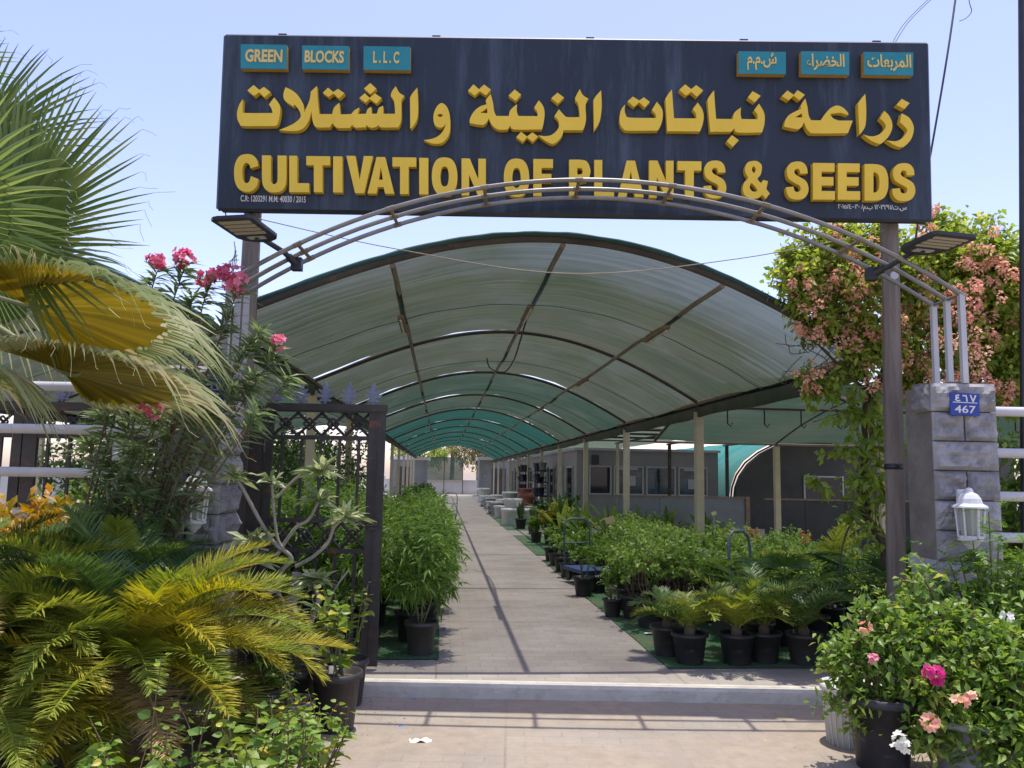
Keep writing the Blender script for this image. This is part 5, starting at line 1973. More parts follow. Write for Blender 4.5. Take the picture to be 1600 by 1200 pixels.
def white_pot_stack(x, y, r, h, n, label, mat='white_plastic', grp=GW):
    o = thing('white_pot_stack' if mat == 'white_plastic' else 'grey_pot_stack', label, 'pot stack', (x, y, .009), grp)
    for i in range(n):
        b = MB()
        b.lathe([(r * .84, .0), (r * .95, h * .8), (r * 1.04, h * .82), (r * 1.04, h), (r * .94, h), (r * .86, h * .2), (0, h * .18)], (x + rnd.uniform(-.01, .01), y, .009 + i * h * (.34 if n > 2 else .8)), 20)
        b.build('plastic_pot', M[mat], o)


W = [(2.15, 25.0, .28, .52, 1), (2.3, 25.7, .30, .45, 2), (2.75, 25.5, .32, .50, 1), (2.95, 26.4, .30, .55, 1), (2.35, 27.4, .30, .5, 1), (2.2, 29.2, .28, .45, 1), (2.75, 28.6, .3, .42, 1), (2.2, 31.2, .28, .5, 1), (2.7, 31.6, .30, .5, 2), (2.25, 34.0, .3, .45, 1), (2.7, 35.0, .3, .5, 1), (2.25, 37.5, .3, .5, 1), (2.7, 39.0, .3, .6, 1), (2.3, 41.5, .3, .5, 1), (2.4, 46.0, .35, .8, 1)]
for i, (x, y, r, h, n) in enumerate(W):
    white_pot_stack(x, y, r, h, n, f'{["plain", "low", "rimmed"][i % 3]} {"white" if i % 4 != 3 else "grey"} plastic pots beside the walkway, {ORD[i]} from the entrance in their line', 'white_plastic' if i % 4 != 3 else 'grey_plastic')
for i, (x, y, z, w, d) in enumerate(((2.35, 32.5, .5, .9, .8), (2.45, 36.0, .55, .9, .9), (2.4, 40.0, .5, .8, .9))):
    o = thing('tray_pile', f'pile of flat grey trays beside the walkway, {ORD[i]} from the entrance', 'tray pile', (x, y, 0), 'flat tray piles on the right')
    for k in range(5):
        b = MB()
        b.box((x + rnd.uniform(-.05, .05), y + rnd.uniform(-.05, .05), .05 + k * z / 5), (w, d, .06))
        b.build('tray', M['white_plastic' if k % 2 else 'grey_plastic'], o)
UR = thing('clay_urn', 'reddish brown clay urn standing on a low block by the black rack', 'urn', (3.05, 29.0, 0))
b = MB()
b.box((3.05, 29.0, .2), (.5, .5, .4))
b.build('block', M['terracotta'], UR)
b = MB()
b.lathe([(0, .40), (.16, .40), (.27, .55), (.31, .75), (.27, .95), (.20, 1.03), (.26, 1.10), (.24, 1.10), (.0, 1.0)], (3.05, 29.0, 0), 18)
b.build('urn_body', M['terracotta'], UR)
b = MB()
b.lathe([(0, .30), (.12, .30), (.26, .42), (.30, .46), (.26, .45), (0, .40)], (2.75, 27.9, 0), 16)
tag(b.build('orange_bowl', dirty('orange_bowl', (.55, .14, .08), (.66, .2, .12), .5), origin=(2.75, 27.9, .3)), 'shallow orange red bowl on top of the white pots', 'bowl')


def rack(x, y0, y1, label, seed, nn=3):
    rg = np.random.default_rng(seed)
    o = thing('pot_rack', label, 'rack', (x, (y0 + y1) / 2, 0), 'black shelving racks with pots along the cabin')
    for (dx, yy_) in ((-.25, y0), (.25, y0), (-.25, y1), (.25, y1)):
        b = MB()
        b.box((x + dx, yy_, .95), (.04, .04, 1.9))
        b.build('upright', M['black_metal'], o)
    for z in (.25, .8, 1.3, 1.75):
        b = MB()
        b.box((x, (y0 + y1) / 2, z), (.52, y1 - y0, .04))
        b.build('shelf', M['black_metal'], o)
    for z in (.27, .82, 1.32, 1.77):
        y = y0 + .2
        while y < y1 - .15:
            r = rg.uniform(.11, .19)
            h = rg.uniform(.18, .34)
            mt = ['black_plastic', 'dark_blue_plastic', 'grey_plastic', 'dark_blue_plastic', 'black_plastic'][rg.integers(5)]
            p = MB()
            pot(p, r, h, (x + rg.uniform(-.06, .06), y, z + .002))
            q = p.build('display_pot', M[mt], origin=(x, y, z))
            tag(q, f'{["round", "deep", "wide"][rg.integers(3)]} {["black", "blue", "grey", "blue", "black"][["black_plastic", "dark_blue_plastic", "grey_plastic"].index(mt)]} pot displayed on a shelf of the {label.split(" beside")[0][:40].strip()}', 'pot', 'pots displayed on the racks')
            y += r * 2 + rg.uniform(.05, .22)


rack(3.75, 30.0, 32.2, 'near black rack beside the cabin windows', 91)
rack(3.75, 36.0, 38.2, 'far black rack beside the kiosk end of the cabin', 92)


def trolley(x, y, rz, label, mat, deck):
    o = thing('platform_trolley', label, 'trolley', (0, 0, 0), 'trolleys standing among the plants')
    b = MB()
    b.box((0, 0, .20), (.48, .75, .05))
    b.build('deck', M[deck], o)
    b = MB()
    pts = [(-.21, .36, .2), (-.21, .40, .80), (-.17, .40, .88), (-.10, .40, .91), (.10, .40, .91), (.17, .40, .88), (.21, .40, .80), (.21, .36, .2)]
    b.tube(pts, .014, 8)
    b.tube([(-.21, .39, .55), (.21, .39, .55)], .010, 8)
    b.build('handle', M[mat], o)
    for dx in (-.18, .18):
        for dy in (-.28, .28):
            b = MB()
            b.tube([(dx - .015, dy, .085), (dx + .015, dy, .085)], .075, 14)
            b.box((dx, dy, .165), (.05, .05, .03))
            b.build('wheel', M['black_plastic'], o)
    o.location = (x, y, .009)
    o.rotation_euler = (0, 0, rz)
    return o


trolley(2.16, 11.75, .25, 'blue platform trolley parked between the small shrubs at the path edge', 'steel_blue', 'blue_trolley')
trolley(.33, 27.5, -.05, 'small platform trolley standing at the left of the far walkway', 'steel_blue', 'grey_plastic')
o = thing('hand_truck', 'upright grey blue hand truck standing behind the potted cycads', 'hand truck', (0, 0, 0), 'trolleys standing among the plants')
b = MB()
b.tube([(-.16, 0, .15), (-.16, .05, .85), (-.14, .06, .97), (-.07, .065, 1.02), (.07, .065, 1.02), (.14, .06, .97), (.16, .05, .85), (.16, 0, .15)], .016, 8)
for z in (.35, .62):
    b.tube([(-.16, .02, z), (.16, .02, z)], .011, 6)
b.build('frame', M['steel_blue'], o)
b = MB()
b.box((0, .018, .46), (.28, .012, .34))
b.box((0, -.11, .06), (.34, .22, .012))
b.build('plate', M['steel_blue'], o)
for s in (-1, 1):
    b = MB()
    b.tube([(s * .20, .06, .12), (s * .25, .06, .12)], .115, 14)
    b.build('wheel', M['black_plastic'], o)
o.location = (3.05, 7.95, .009)
o.rotation_euler = (0, 0, .5)
for i, (x, y, z, s_) in enumerate(((2.82, 13.3, .84, 1), (5.05, 14.6, .92, .6))):
    b = MB()
    b.box((0, 0, 0), (.16 * s_, .004, .11 * s_), Matrix.Rotation(.35, 3, 'Y'))
    b.tube([(0, .006, -.05), (0, .01, -.55)], .005, 5)
    q = tag(b.build('plant_tag', M['tag_yellow']), ['pale yellow plant tag tilted above the strap-leaved plants', 'small pale yellow plant tag above the right shrubs'][i], 'plant tag', 'yellow plant tags')
    q.location = (x, y, z)
# red ixora-like flowers among the right shrubs
for i, (x, y, z) in enumerate(((3.72, 10.2, .84), (4.12, 10.4, .86), (4.75, 10.2, .84))):
    rg = np.random.default_rng(500 + i)
    b = MB()
    P = rg.normal(size=(40, 3)) * .035
    b.leaves(P, P + np.array([0, 0, .03]), .03, .02, rg=rg)
    b.tube([(0, 0, -.02), (0, .02, -.4)], .004, 5, tone=0)
    q = tag(b.build('flower_head', P_RED), f'red flower head standing above the right shrubs, {ORD[i]} from the left', 'flower', 'red flower heads above the shrubs')
    q.location = (x, y, z)

# ------------------------------------------------------------------ foreground planting, left
def big_cycad(crown, label, seed, nf, L, ytest, el=(5, 80), group='large cycads at the front left', azr=None):
    rg = np.random.default_rng(seed)
    crown = np.array(crown, float)
    base = crown.copy()
    base[2] = -.1
    o = thing('large_cycad', label, 'cycad', base, group)
    b = MB()
    h = crown[2] + .1
    b.tube([base, base + ZV * h * .5, crown], [.17, .16, .12], 14)
    for i in range(90):
        a = rg.uniform(0, 6.28)
        z = rg.uniform(0, h)
        d = np.array([math.cos(a), math.sin(a), 0])
        b.tube([base + ZV * z + d * .14, base + ZV * (z + .05) + d * .20], [.022, .010], 4, smooth=False)
    b.build('trunk', M['bark'], o)
    for i in range(nf):
        f = (i + .5) / nf
        e = el[0] + (el[1] - el[0]) * f ** .8
        az = i * 2.39996 + rg.uniform(-.2, .2)
        mt = ytest(az % 6.28318, e, rg)
        b = MB()
        frond(b, crown + np.array([math.cos(az), math.sin(az), 0]) * .06, az, R_(e + rg.uniform(-6, 6)), R_(rg.uniform(55, 95) if e > 25 else rg.uniform(25, 50)), L * rg.uniform(.8, 1.1), 130, .205 * L ** .5, .0085, rg, vee=.42, sweep=rg.uniform(-.35, .35), bare=.12)
        b.build('frond', mt, o)
    return o


def yA(az, e, rg):
    # fronds arching out over the pavement have yellowed, some dried
    right = math.cos(az) > .15 and math.sin(az) < .75
    if right and 12 < e < 68:
        return L_CYCAD_Y if rg.random() < .55 else (L_CYCAD_M if rg.random() < .65 else L_CYCAD_D)
    if e < 15:
        r = rg.random()
        return L_CYCAD_D if r < .22 else (L_CYCAD_Y if r < .45 else L_CYCAD_M)
    return L_CYCAD if rg.random() < .4 else L_CYCAD_M


def yB(az, e, rg):
    r = rg.random()
    if math.cos(az) > -.2 and math.sin(az) < .6 and e < 56:
        return L_CYCAD_Y if r < .45 else (L_CYCAD_M if r < .8 else L_CYCAD_D)
    return L_CYCAD if r < .35 else L_CYCAD_M


big_cycad(FP(-2.14, 4.66, .46), 'large cycad with yellowed fronds arching over the front pavement edge', 61, 78, 1.12, yA, (-22, 74))
big_cycad(FP(-2.95, 4.35, .42), 'large green and yellow cycad at the lower left corner', 62, 64, 1.22, yB, (-16, 70))
big_cycad(FP(-2.5, 5.2, .62), 'dark green upright cycad in front of the left pillar and orange shrub', 63, 26, .88, lambda az, e, rg: L_CYCAD if rg.random() < .8 else L_CYCAD_M, (25, 84))
big_cycad(FP(-3.3, 4.9, .6), 'dark green cycad at the far left edge under the fan palm', 64, 22, .95, lambda az, e, rg: L_CYCAD if rg.random() < .7 else L_CYCAD_M, (15, 80))

# fan palm, trunk just outside the frame on the left
PT = FP(-3.85, 4.7, -.1)
PALM = thing('fan_palm', 'tall fan palm with green upright fans and drooping golden fans at the left edge', 'palm', PT)
b = MB()
crown = FP(-3.75, 4.7, 2.35)
b.tube(curve3([PT, PT + (crown - PT) * .5 + np.array([.03, 0, 0]), crown], 8), [.22 - .05 * i / 16 + .012 * (i % 2) for i in range(17)], 14)
for i in range(60):
    a = rnd.uniform(0, 6.28)
    z = rnd.uniform(.5, 2.4)
    d = np.array([math.cos(a), math.sin(a), 0])
    p = PT + (crown - PT) * (z / 2.45)
    b.tube([p + d * .16, p + d * .25 + ZV * .10], [.03, .016], 4, smooth=False)
b.build('trunk', M['bark'], PALM)


def palm_fan(hub, e1, e2, L, blade, tipm, seed, nseg=52, spread=1.95, split=.6, droop=.08, sag=0.0, cut=.2, start=None):
    rg = np.random.default_rng(seed)
    b, tb, st = MB(), MB(), MB()
    hub = np.array(hub, float)
    fan_leaf(b, tb if tipm else b, hub, e1, e2, L, nseg, spread, split, droop, rg, None, .024 if droop > .5 else .014, sag, cut)
    s = crown + np.array([rg.normal(0, .05), rg.normal(0, .05), rg.uniform(-.1, .15)]) if start is None else np.array(start)
    e1 = np.array(e1, float) / np.linalg.norm(e1)
    mid = (s + hub) / 2 + ZV * .12
    st.tube(curve3([s, mid, hub, hub + e1 * L * .12], 5), [.022] * 8 + [.017] * 5 + [.012, .009, .005], 6)
    o = b.build('frond', blade, PALM)
    if tipm:
        tb.build('frond_tips', tipm, o)
    st.build('stalk', M['green_stem'], o)


def fd(u, v, z):
    return u * RV + v * HV + z * ZV


# upright green fans facing the street
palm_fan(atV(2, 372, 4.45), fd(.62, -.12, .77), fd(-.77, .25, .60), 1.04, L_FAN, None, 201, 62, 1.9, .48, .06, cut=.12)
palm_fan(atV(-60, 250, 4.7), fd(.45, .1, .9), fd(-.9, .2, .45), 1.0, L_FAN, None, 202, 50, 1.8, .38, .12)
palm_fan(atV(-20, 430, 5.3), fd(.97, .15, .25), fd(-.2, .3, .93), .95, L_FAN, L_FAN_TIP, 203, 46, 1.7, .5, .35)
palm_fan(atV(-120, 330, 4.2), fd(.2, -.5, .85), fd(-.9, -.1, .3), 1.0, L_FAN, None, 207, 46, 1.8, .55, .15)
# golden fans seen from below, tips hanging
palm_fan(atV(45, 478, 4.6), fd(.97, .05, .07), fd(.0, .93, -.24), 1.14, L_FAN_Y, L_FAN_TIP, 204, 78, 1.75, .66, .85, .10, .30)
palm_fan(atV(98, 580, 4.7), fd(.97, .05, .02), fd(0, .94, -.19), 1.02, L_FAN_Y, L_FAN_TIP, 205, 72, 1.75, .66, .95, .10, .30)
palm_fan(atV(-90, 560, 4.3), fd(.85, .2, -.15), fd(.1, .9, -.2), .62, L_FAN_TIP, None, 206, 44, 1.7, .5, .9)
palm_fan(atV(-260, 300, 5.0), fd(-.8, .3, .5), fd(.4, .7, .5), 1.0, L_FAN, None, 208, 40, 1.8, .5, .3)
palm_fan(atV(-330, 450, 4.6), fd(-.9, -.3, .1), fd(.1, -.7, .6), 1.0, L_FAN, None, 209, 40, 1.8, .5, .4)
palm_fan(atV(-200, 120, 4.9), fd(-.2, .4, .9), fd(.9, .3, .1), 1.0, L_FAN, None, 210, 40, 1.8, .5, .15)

# oleander in front of the left pillar
OLB = FP(-2.98, 5.6, -.1)
OL = thing('oleander', 'tall oleander with pink flower clusters in front of the left pillar', 'oleander', OLB)
rg = np.random.default_rng(71)
sb, lb, fb = MB(), MB(), []
tips = [(245, 425, 5.6), (288, 418, 5.65), (325, 445, 5.6), (372, 452, 5.6), (190, 540, 5.5), (243, 650, 5.3), (432, 548, 5.6), (405, 520, 5.6), (452, 590, 5.55), (330, 520, 5.6), (270, 520, 5.6), (370, 600, 5.5),
        (300, 600, 5.4), (220, 600, 5.5), (160, 650, 5.6), (400, 650, 5.4), (200, 740, 5.4), (210, 700, 5.4), (215, 770, 5.4), (170, 730, 5.6), (350, 560, 5.7), (140, 690, 5.7), (300, 470, 5.65), (395, 590, 5.5),
        (230, 830, 5.4), (180, 800, 5.5), (150, 800, 5.5), (200, 660, 5.7), (260, 600, 5.7), (330, 640, 5.5), (385, 545, 5.6), (355, 500, 5.65)]
P, D, LL, TT_ = [], [], [], []
stemroots = [OLB + fd(-.15, 0, 0), OLB + fd(.1, .1, 0), OLB + fd(.45, -.05, 0), OLB + fd(.2, -.1, 0)]
for i, (px, py, v) in enumerate(tips):
    tip = atV(px, py, v)
    r0 = stemroots[i % 4]
    m1 = r0 + (tip - r0) * .45 + np.array([0, 0, .25]) + rg.normal(0, .05, 3)
    path = curve3([r0, m1, tip], 14)
    sb.tube(path, np.linspace(.011, .004, len(path)), 6)
    for k in range(len(path)):
        t = k / (len(path) - 1)
        if t < .42:
            continue
        T = path[min(k + 1, len(path) - 1)] - path[max(k - 1, 0)]
        T /= np.linalg.norm(T)
        nn = 4 if t < .9 else 15
        for j in range(nn):
            q = rg.normal(size=3)
            q -= T * (q @ T)
            q /= np.linalg.norm(q)
            P.append(path[k] + T * rg.uniform(-.03, .03))
            D.append(q * .9 + T * rg.uniform(.1, .9) + np.array([0, 0, -.05]))
            LL.append(rg.uniform(.11, .20))
            TT_.append(np.clip(rg.normal(.45, .2), 0, 1))
lb.leaves(P, D, LL, .024, LANCE, .2, .22, TT_, rg)
sb.build('stems', M['brown_stem'], OL)
lb.build('foliage', L_OLEANDER, OL)


def flower_cluster(parent, c, r, mat, n, seed, petal=.035, name='flower_cluster', label=None):
    rg = np.random.default_rng(seed)
    b = MB()
    nf = max(4, n // 5)
    for i in range(nf):
        d = rg.normal(size=3)
        d /= np.linalg.norm(d)
        p = np.array(c) + d * r * rg.uniform(.35, 1.0)
        ax = d + rg.normal(0, .3, 3) + np.array([0, -.25, .3])
        ax /= np.linalg.norm(ax)
        s1 = np.cross(ax, (.3, .5, .8))
        s1 /= np.linalg.norm(s1)
        s2 = np.cross(ax, s1)
        tn = rg.uniform(.1, .9)
        for k in range(5):
            a = 6.283 * k / 5
            b.leaves([p], [s1 * math.cos(a) + s2 * math.sin(a) + ax * .5], petal, petal * .75, ((0, .3), (.6, 1), (1, .5)), .2, .1, [tn], rg, up=np.array([ax]))
    o = b.build(name, mat, parent)
    if label:
        o['label'] = label
    return o


for i, (px, py, v, r, n) in enumerate(((245, 406, 5.58, .065, 90), (287, 400, 5.62, .075, 110), (322, 430, 5.58, .075, 100), (368, 438, 5.55, .10, 170), (350, 425, 5.6, .06, 80), (190, 528, 5.45, .05, 60), (180, 540, 5.45, .03, 30), (212, 545, 5.45, .03, 30), (240, 638, 5.2, .065, 80), (434, 535, 5.55, .045, 60))):
    flower_cluster(OL, atV(px, py, v), r, P_PINK, n, 720 + i, .036)

# golden orange shrub behind the cycads
GO = thing('golden_shrub', 'golden orange leaved shrub by the white pipe fence at the left', 'shrub', FP(-3.35, 5.7, -.1))
twiggy(GO, FP(-3.35, 5.7, -.1), 1.12, .50, .36, 120, 9, .12, .045, L_YELLOW, M['brown_stem'], 73, OVATE, low=-.6, tipb=.5)
GO2 = thing('golden_shrub', 'smaller yellowish shrub with light green shoots right of the golden orange shrub', 'shrub', FP(-2.9, 5.8, -.1))
twiggy(GO2, FP(-2.9, 5.8, -.1), 1.2, .30, .34, 50, 9, .12, .04, L_VINE, M['brown_stem'], 74, OVATE, low=-.6, tipb=.5)

# plumeria in a dark blue pot before the gate
pc = FP(-1.62, 5.95, -.1)
PLU = thing('potted_plumeria', 'bare branched plumeria in a dark blue tub in front of the iron gate', 'potted plant', pc)
b = MB()
pot(b, .27, .42, pc, .8)
p_ = b.build('pot', M['dark_blue_plastic'], PLU)
b = MB()
b.lathe([(0, .0), (.25, 0)], pc + ZV * .37, 14)
b.build('soil', M['soil'], p_)


def pv(*pts):
    return [atV(x, y, v) for x, y, v in pts]


BR_ = [pv((450, 992, 5.9), (455, 950, 5.9), (463, 895, 5.88)),
       pv((452, 960, 5.9), (435, 927, 5.86), (420, 924, 5.84), (414, 905, 5.82)),
       pv((435, 927, 5.86), (440, 893, 5.85), (456, 872, 5.84), (427, 847, 5.8), (402, 806, 5.76), (380, 765, 5.72), (368, 748, 5.7)),
       pv((456, 872, 5.84), (435, 845, 5.8), (428, 795, 5.78), (425, 757, 5.76)),
       pv((430, 872, 5.84), (460, 827, 5.8), (482, 812, 5.78), (497, 785, 5.76)),
       pv((433, 777, 5.77), (470, 742, 5.74), (500, 738, 5.72)),
       pv((462, 885, 5.86), (489, 870, 5.84), (512, 848, 5.8), (522, 824, 5.78), (536, 812, 5.76)),
       pv((480, 992, 5.9), (490, 960, 5.88), (497, 935, 5.86), (490, 912, 5.84)),
       pv((420, 860, 5.8), (400, 855, 5.78), (395, 850, 5.76)),
       pv((505, 985, 5.95), (518, 930, 5.95), (545, 890, 5.98))]
RAD = [.046, .014, .017, .012, .014, .011, .014, .021, .009, .009]
b = MB()
for pts, r in zip(BR_, RAD):
    c = curve3(pts, 5)
    b.tube(c, np.linspace(r, r * (.72 if r < .05 else .9), len(c)), 9)
b.build('branches', M['grey_bark'], PLU)
lb = MB()
rg = np.random.default_rng(75)
P, D, LL = [], [], []
for (px, py, v, n, L) in ((368, 745, 5.7, 26, .12), (425, 752, 5.76, 16, .10), (500, 737, 5.72, 40, .15), (498, 783, 5.76, 34, .14), (540, 810, 5.76, 44, .16), (490, 908, 5.84, 34, .15), (395, 848, 5.76, 34, .15), (400, 880, 5.8, 20, .13), (505, 905, 5.8, 16, .13)):
    c = atV(px, py, v)
    for k in range(n):
        q = rg.normal(size=3)
        q[2] = abs(q[2]) * .8 - .1
        P.append(c + rg.normal(0, .012, 3))
        D.append(q)
        LL.append(L * rg.uniform(.6, 1.1))
lb.leaves(P, D, np.array(LL) * 1.35, .040, ((0, .3), (.6, 1), (1, .1)), .2, .3, None, rg)
lb.build('foliage', L_PLUM, PLU)

# pots along the left edge of the entrance
GPL = 'potted plants at the left edge of the entrance'
HEART = ((0, .25), (.2, .9), (.45, 1), (.75, .6), (1, .03))


def shoots(o, base, n, h, rad, L, W, mat, seed, per=11, prof=HEART, leanv=None, stemm='green_stem', thick=.004):
    rg = np.random.default_rng(seed)
    base = np.array(base, float)
    sb, lb = MB(), MB()
    P, D, LL, T_ = [], [], [], []
    for i in range(n):
        a = rg.uniform(0, 6.28)
        hh = h * rg.uniform(.6, 1.05)
        tip = base + np.array([math.cos(a) * rad, math.sin(a) * rad, hh])
        if leanv is not None:
            tip = tip + np.array(leanv) * rg.uniform(.4, 1.1)
        m1 = (base + tip) / 2 + rg.normal(0, .03, 3) + ZV * .05
        path = curve3([base + rg.normal(0, .02, 3) * [1, 1, 0], m1, tip], 10)
        sb.tube(path, np.linspace(thick * 1.3, thick * .5, len(path)), 5)
        for k in range(per):
            t = .18 + .82 * k / (per - 1)
            ix = min(int(t * 20), 19)
            p = path[ix] + (path[ix + 1] - path[ix]) * (t * 20 - ix)
            al = k * 2.4 + rg.uniform(-.4, .4)
            D.append([math.cos(al), math.sin(al), rg.uniform(-.1, .7)])
            P.append(p + np.array(D[-1]) * .015)
            LL.append(rg.uniform(.6, 1.1) * (1 - .45 * max(0, t - .7) / .3))
            T_.append(np.clip(rg.normal(.45, .2) + (.1 if t > .8 else 0), 0, 1))
    LL = np.array(LL)
    lb.leaves(P, D, LL * L, LL * W, prof, .18, .3, T_, rg)
    sb.build('stems', M[stemm], o)
    lb.build('foliage', mat, o)


q = FP(-1.10, 5.36, -.1)
o = potted('potted_creeper', 'heart-leaved creeper in tall black pot at the left edge of the entrance, middle pot', 'potted plant', GPL, .155, .37, 'black_plastic', q)
shoots(o, q + ZV * .34, 7, .62, .14, .105, .085, L_HEART, 81, 10)
q = FP(-1.14, 5.92, -.1)
o = potted('potted_creeper', 'heart-leaved creeper in black pot close to the gate stile, rearmost pot', 'potted plant', GPL, .14, .33, 'black_plastic', q)
shoots(o, q + ZV * .28, 6, .58, .12, .075, .06, L_HEART, 82, 12)
q = FP(-1.28, 4.86, -.1)
o = potted('potted_creeper', 'small green shoots in black pot at the lower left of the entrance, front pot', 'potted plant', GPL, .15, .32, 'black_plastic', q)
shoots(o, q + ZV * .28, 5, .30, .10, .11, .022, L_STRAP, 83, 9, LANCE)
q = FP(-1.40, 5.5, -.1)
o = potted('potted_lance_plant', 'narrow-leaved bright plant in black pot behind the heart-leaved creeper', 'potted plant', GPL, .17, .36, 'black_plastic', q)
shoots(o, q + ZV * .30, 9, .52, .16, .15, .026, L_PLUM, 84, 13, LANCE)
q = FP(-1.50, 5.12, -.1)
o = potted('potted_lance_plant', 'bright green bushy plant in black pot beside the yellowed cycad tips', 'potted plant', GPL, .17, .34, 'black_plastic', q)
shoots(o, q + ZV * .28, 10, .46, .18, .10, .04, L_BRIGHT, 85, 12, OVATE)
GSH = 'leafy creeper shoots in the left foreground'
for i, (px, py, v, h, n, L, mat_, lab) in enumerate((
        (275, 0, 3.75, .80, 1, .055, L_HEART, 'thin tall creeper shoot in front of the large cycads, leftmost'),
        (328, 0, 3.75, .92, 2, .055, L_BRIGHT, 'tall leafy creeper shoot in front of the yellowed cycad'),
        (236, 0, 3.6, .55, 3, .075, L_HEART, 'short light green creeper shoot at the bottom edge left of centre'),
        (415, 0, 3.75, .55, 9, .07, L_HEART, 'bright green creeper tuft at the bottom edge beneath the cycad tips'),
        (345, 0, 3.7, .46, 6, .07, L_HEART, 'light green creeper tuft at the bottom edge between taller shoots'),
        (470, 0, 4.0, .55, 8, .065, L_BRIGHT, 'green leafy tuft at the bottom edge beside the front pot'),
        (518, 0, 4.3, .55, 7, .06, L_HEART, 'scrambling creeper at the bottom edge right of the front pot'),
        (150, 0, 3.7, .48, 5, .07, L_BRIGHT, 'low green shoots at the bottom left under the cycad'),
        (30, 0, 3.7, .48, 5, .07, L_HEART, 'low light green shoots at the bottom left corner'))):
    q = FP((px - 800) / 1248 * v, v, -.1)
    o = thing('creeper_shoot', lab, 'creeper', q, GSH)
    shoots(o, q, n if h > .6 else int(n * 1.6), h, .17 if n > 1 else .03, L * 1.15, L * .86, mat_, 860 + i, 17 if h > .6 else 15, HEART if mat_ is L_HEART else OVATE, stemm='brown_stem')

# ------------------------------------------------------------------ flowering vine over the right pillar
def blob_foliage(lb, sb, blobs, dens, L, W, rg, prof=OVATE, droop=.3, hang=0.0):
    P, D, LL, T_ = [], [], [], []
    for (c, r) in blobs:
        c = np.array(c)
        nt_ = max(4, int(dens * r * r * 60))
        for i in range(nt_):
            d = rg.normal(size=3)
            d /= np.linalg.norm(d)
            tip = c + d * r * (.35 + .75 * rg.random() ** .6)
            s = c + d * r * .15
            dr = d.copy()
            if i % 4 == 0 and sb is not None:
                sb.tube([c + rg.normal(0, .05, 3), (s + tip) / 2, tip], [.006, .005, .002], 4, cap=False)
            tn = rg.normal(.42, .17)
            for k in range(9):
                p = tip + rg.normal(0, .035, 3) - dr * .04 * k * .5
                q = rg.normal(size=3) * .8 + dr * .6 + np.array([0, 0, .25 - hang])
                P.append(p)
                D.append(q)
                LL.append(rg.uniform(.65, 1.15))
                T_.append(np.clip(tn + rg.normal(0, .14), 0, 1))
    LL = np.array(LL)
    lb.leaves(P, D, LL * L, LL * W, prof, .22, droop, T_, rg)


VB = FP(2.98, 7.25, 0)
VINE = thing('flowering_vine', 'large climbing vine with peach pink blossom sprawling over the right pillar and tunnel corner', 'flowering vine', VB)
rg = np.random.default_rng(91)
VBL = [(1240, 430, 7.0, 48), (1285, 395, 7.1, 55), (1255, 470, 7.05, 40), (1340, 385, 7.2, 50), (1320, 450, 7.1, 65), (1290, 500, 7.1, 48), (1385, 420, 7.3, 60), (1350, 520, 7.15, 55), (1395, 540, 7.2, 55), (1340, 565, 7.1, 35), (1460, 420, 7.3, 80), (1520, 405, 7.4, 75), (1560, 450, 7.4, 85), (1595, 520, 7.3, 85), (1540, 530, 7.3, 80),
       (1480, 530, 7.2, 70), (1440, 470, 7.2, 65), (1585, 600, 7.2, 60), (1430, 590, 7.2, 40), (1620, 440, 7.4, 80), (1380, 360, 7.3, 32), (1320, 362, 7.2, 26), (1480, 362, 7.3, 32), (1545, 385, 7.3, 30), (1590, 420, 7.3, 30), (1455, 345, 7.3, 24), (1235, 398, 7.0, 24), (1510, 600, 7.3, 45), (1640, 600, 7.3, 70), (1660, 520, 7.4, 80), (1262, 590, 7.05, 22), (1290, 610, 7.05, 22), (1305, 355, 7.2, 18)]
lb, sb = MB(), MB()
blobs = [(atV(x, y, v), r * v / 1248) for x, y, v, r in VBL]
blob_foliage(lb, sb, blobs, 19, .075, .044, rg)
# hanging sprays under the mass
for (x0, y0_, x1, y1) in ((1270, 660, 1375, 640), (1275, 712, 1385, 700), (1355, 640, 1365, 760), (1300, 655, 1350, 650), (1245, 580, 1265, 620), (1385, 640, 1400, 740), (1310, 700, 1380, 720), (1265, 745, 1290, 770), (1350, 740, 1380, 780), (1395, 600, 1405, 700), (1325, 690, 1340, 600), (1300, 640, 1310, 575), (1345, 720, 1330, 610), (1375, 720, 1365, 600), (1400, 780, 1395, 660), (1330, 780, 1350, 690), (1360, 830, 1375, 740), (1260, 640, 1285, 590), (1395, 840, 1385, 760), (1320, 830, 1345, 770)):
    A, Bq = atV(x0, y0_, 7.0), atV(x1, y1, 7.1)
    path = curve3([Bq, (A + Bq) / 2 + ZV * .04, A], 8)
    sb.tube(path, .004, 4)
    n = 34
    t = rg.random(n)
    ix = (t * 15).astype(int)
    PP = path[ix] + rg.normal(0, .02, (n, 3))
    DD = rg.normal(size=(n, 3)) * [.7, .7, .4] + [0, 0, -.5]
    lb.leaves(PP, DD, .10 * rg.uniform(.7, 1.1, n), .05, OVATE, .2, .2, np.clip(rg.normal(.3, .15, n), 0, 1), rg)
for i in range(240):                           # leaves along the climbing stems
    py = rg.uniform(560, 860)
    p = atV(1352 + 22 * math.sin(py * .03) + rg.normal(0, 14), py, 7.12 + rg.normal(0, .08))
    lb.leaves([p], [rg.normal(size=3) * [1, .7, .6] + [0, 0, -.1]], .085 * rg.uniform(.6, 1.1), .05, OVATE, .2, .25, [np.clip(rg.normal(.25, .15), 0, 1)], rg)
sb.build('twigs', M['brown_stem'], VINE)
lb.build('foliage', L_VINE, VINE)
b = MB()
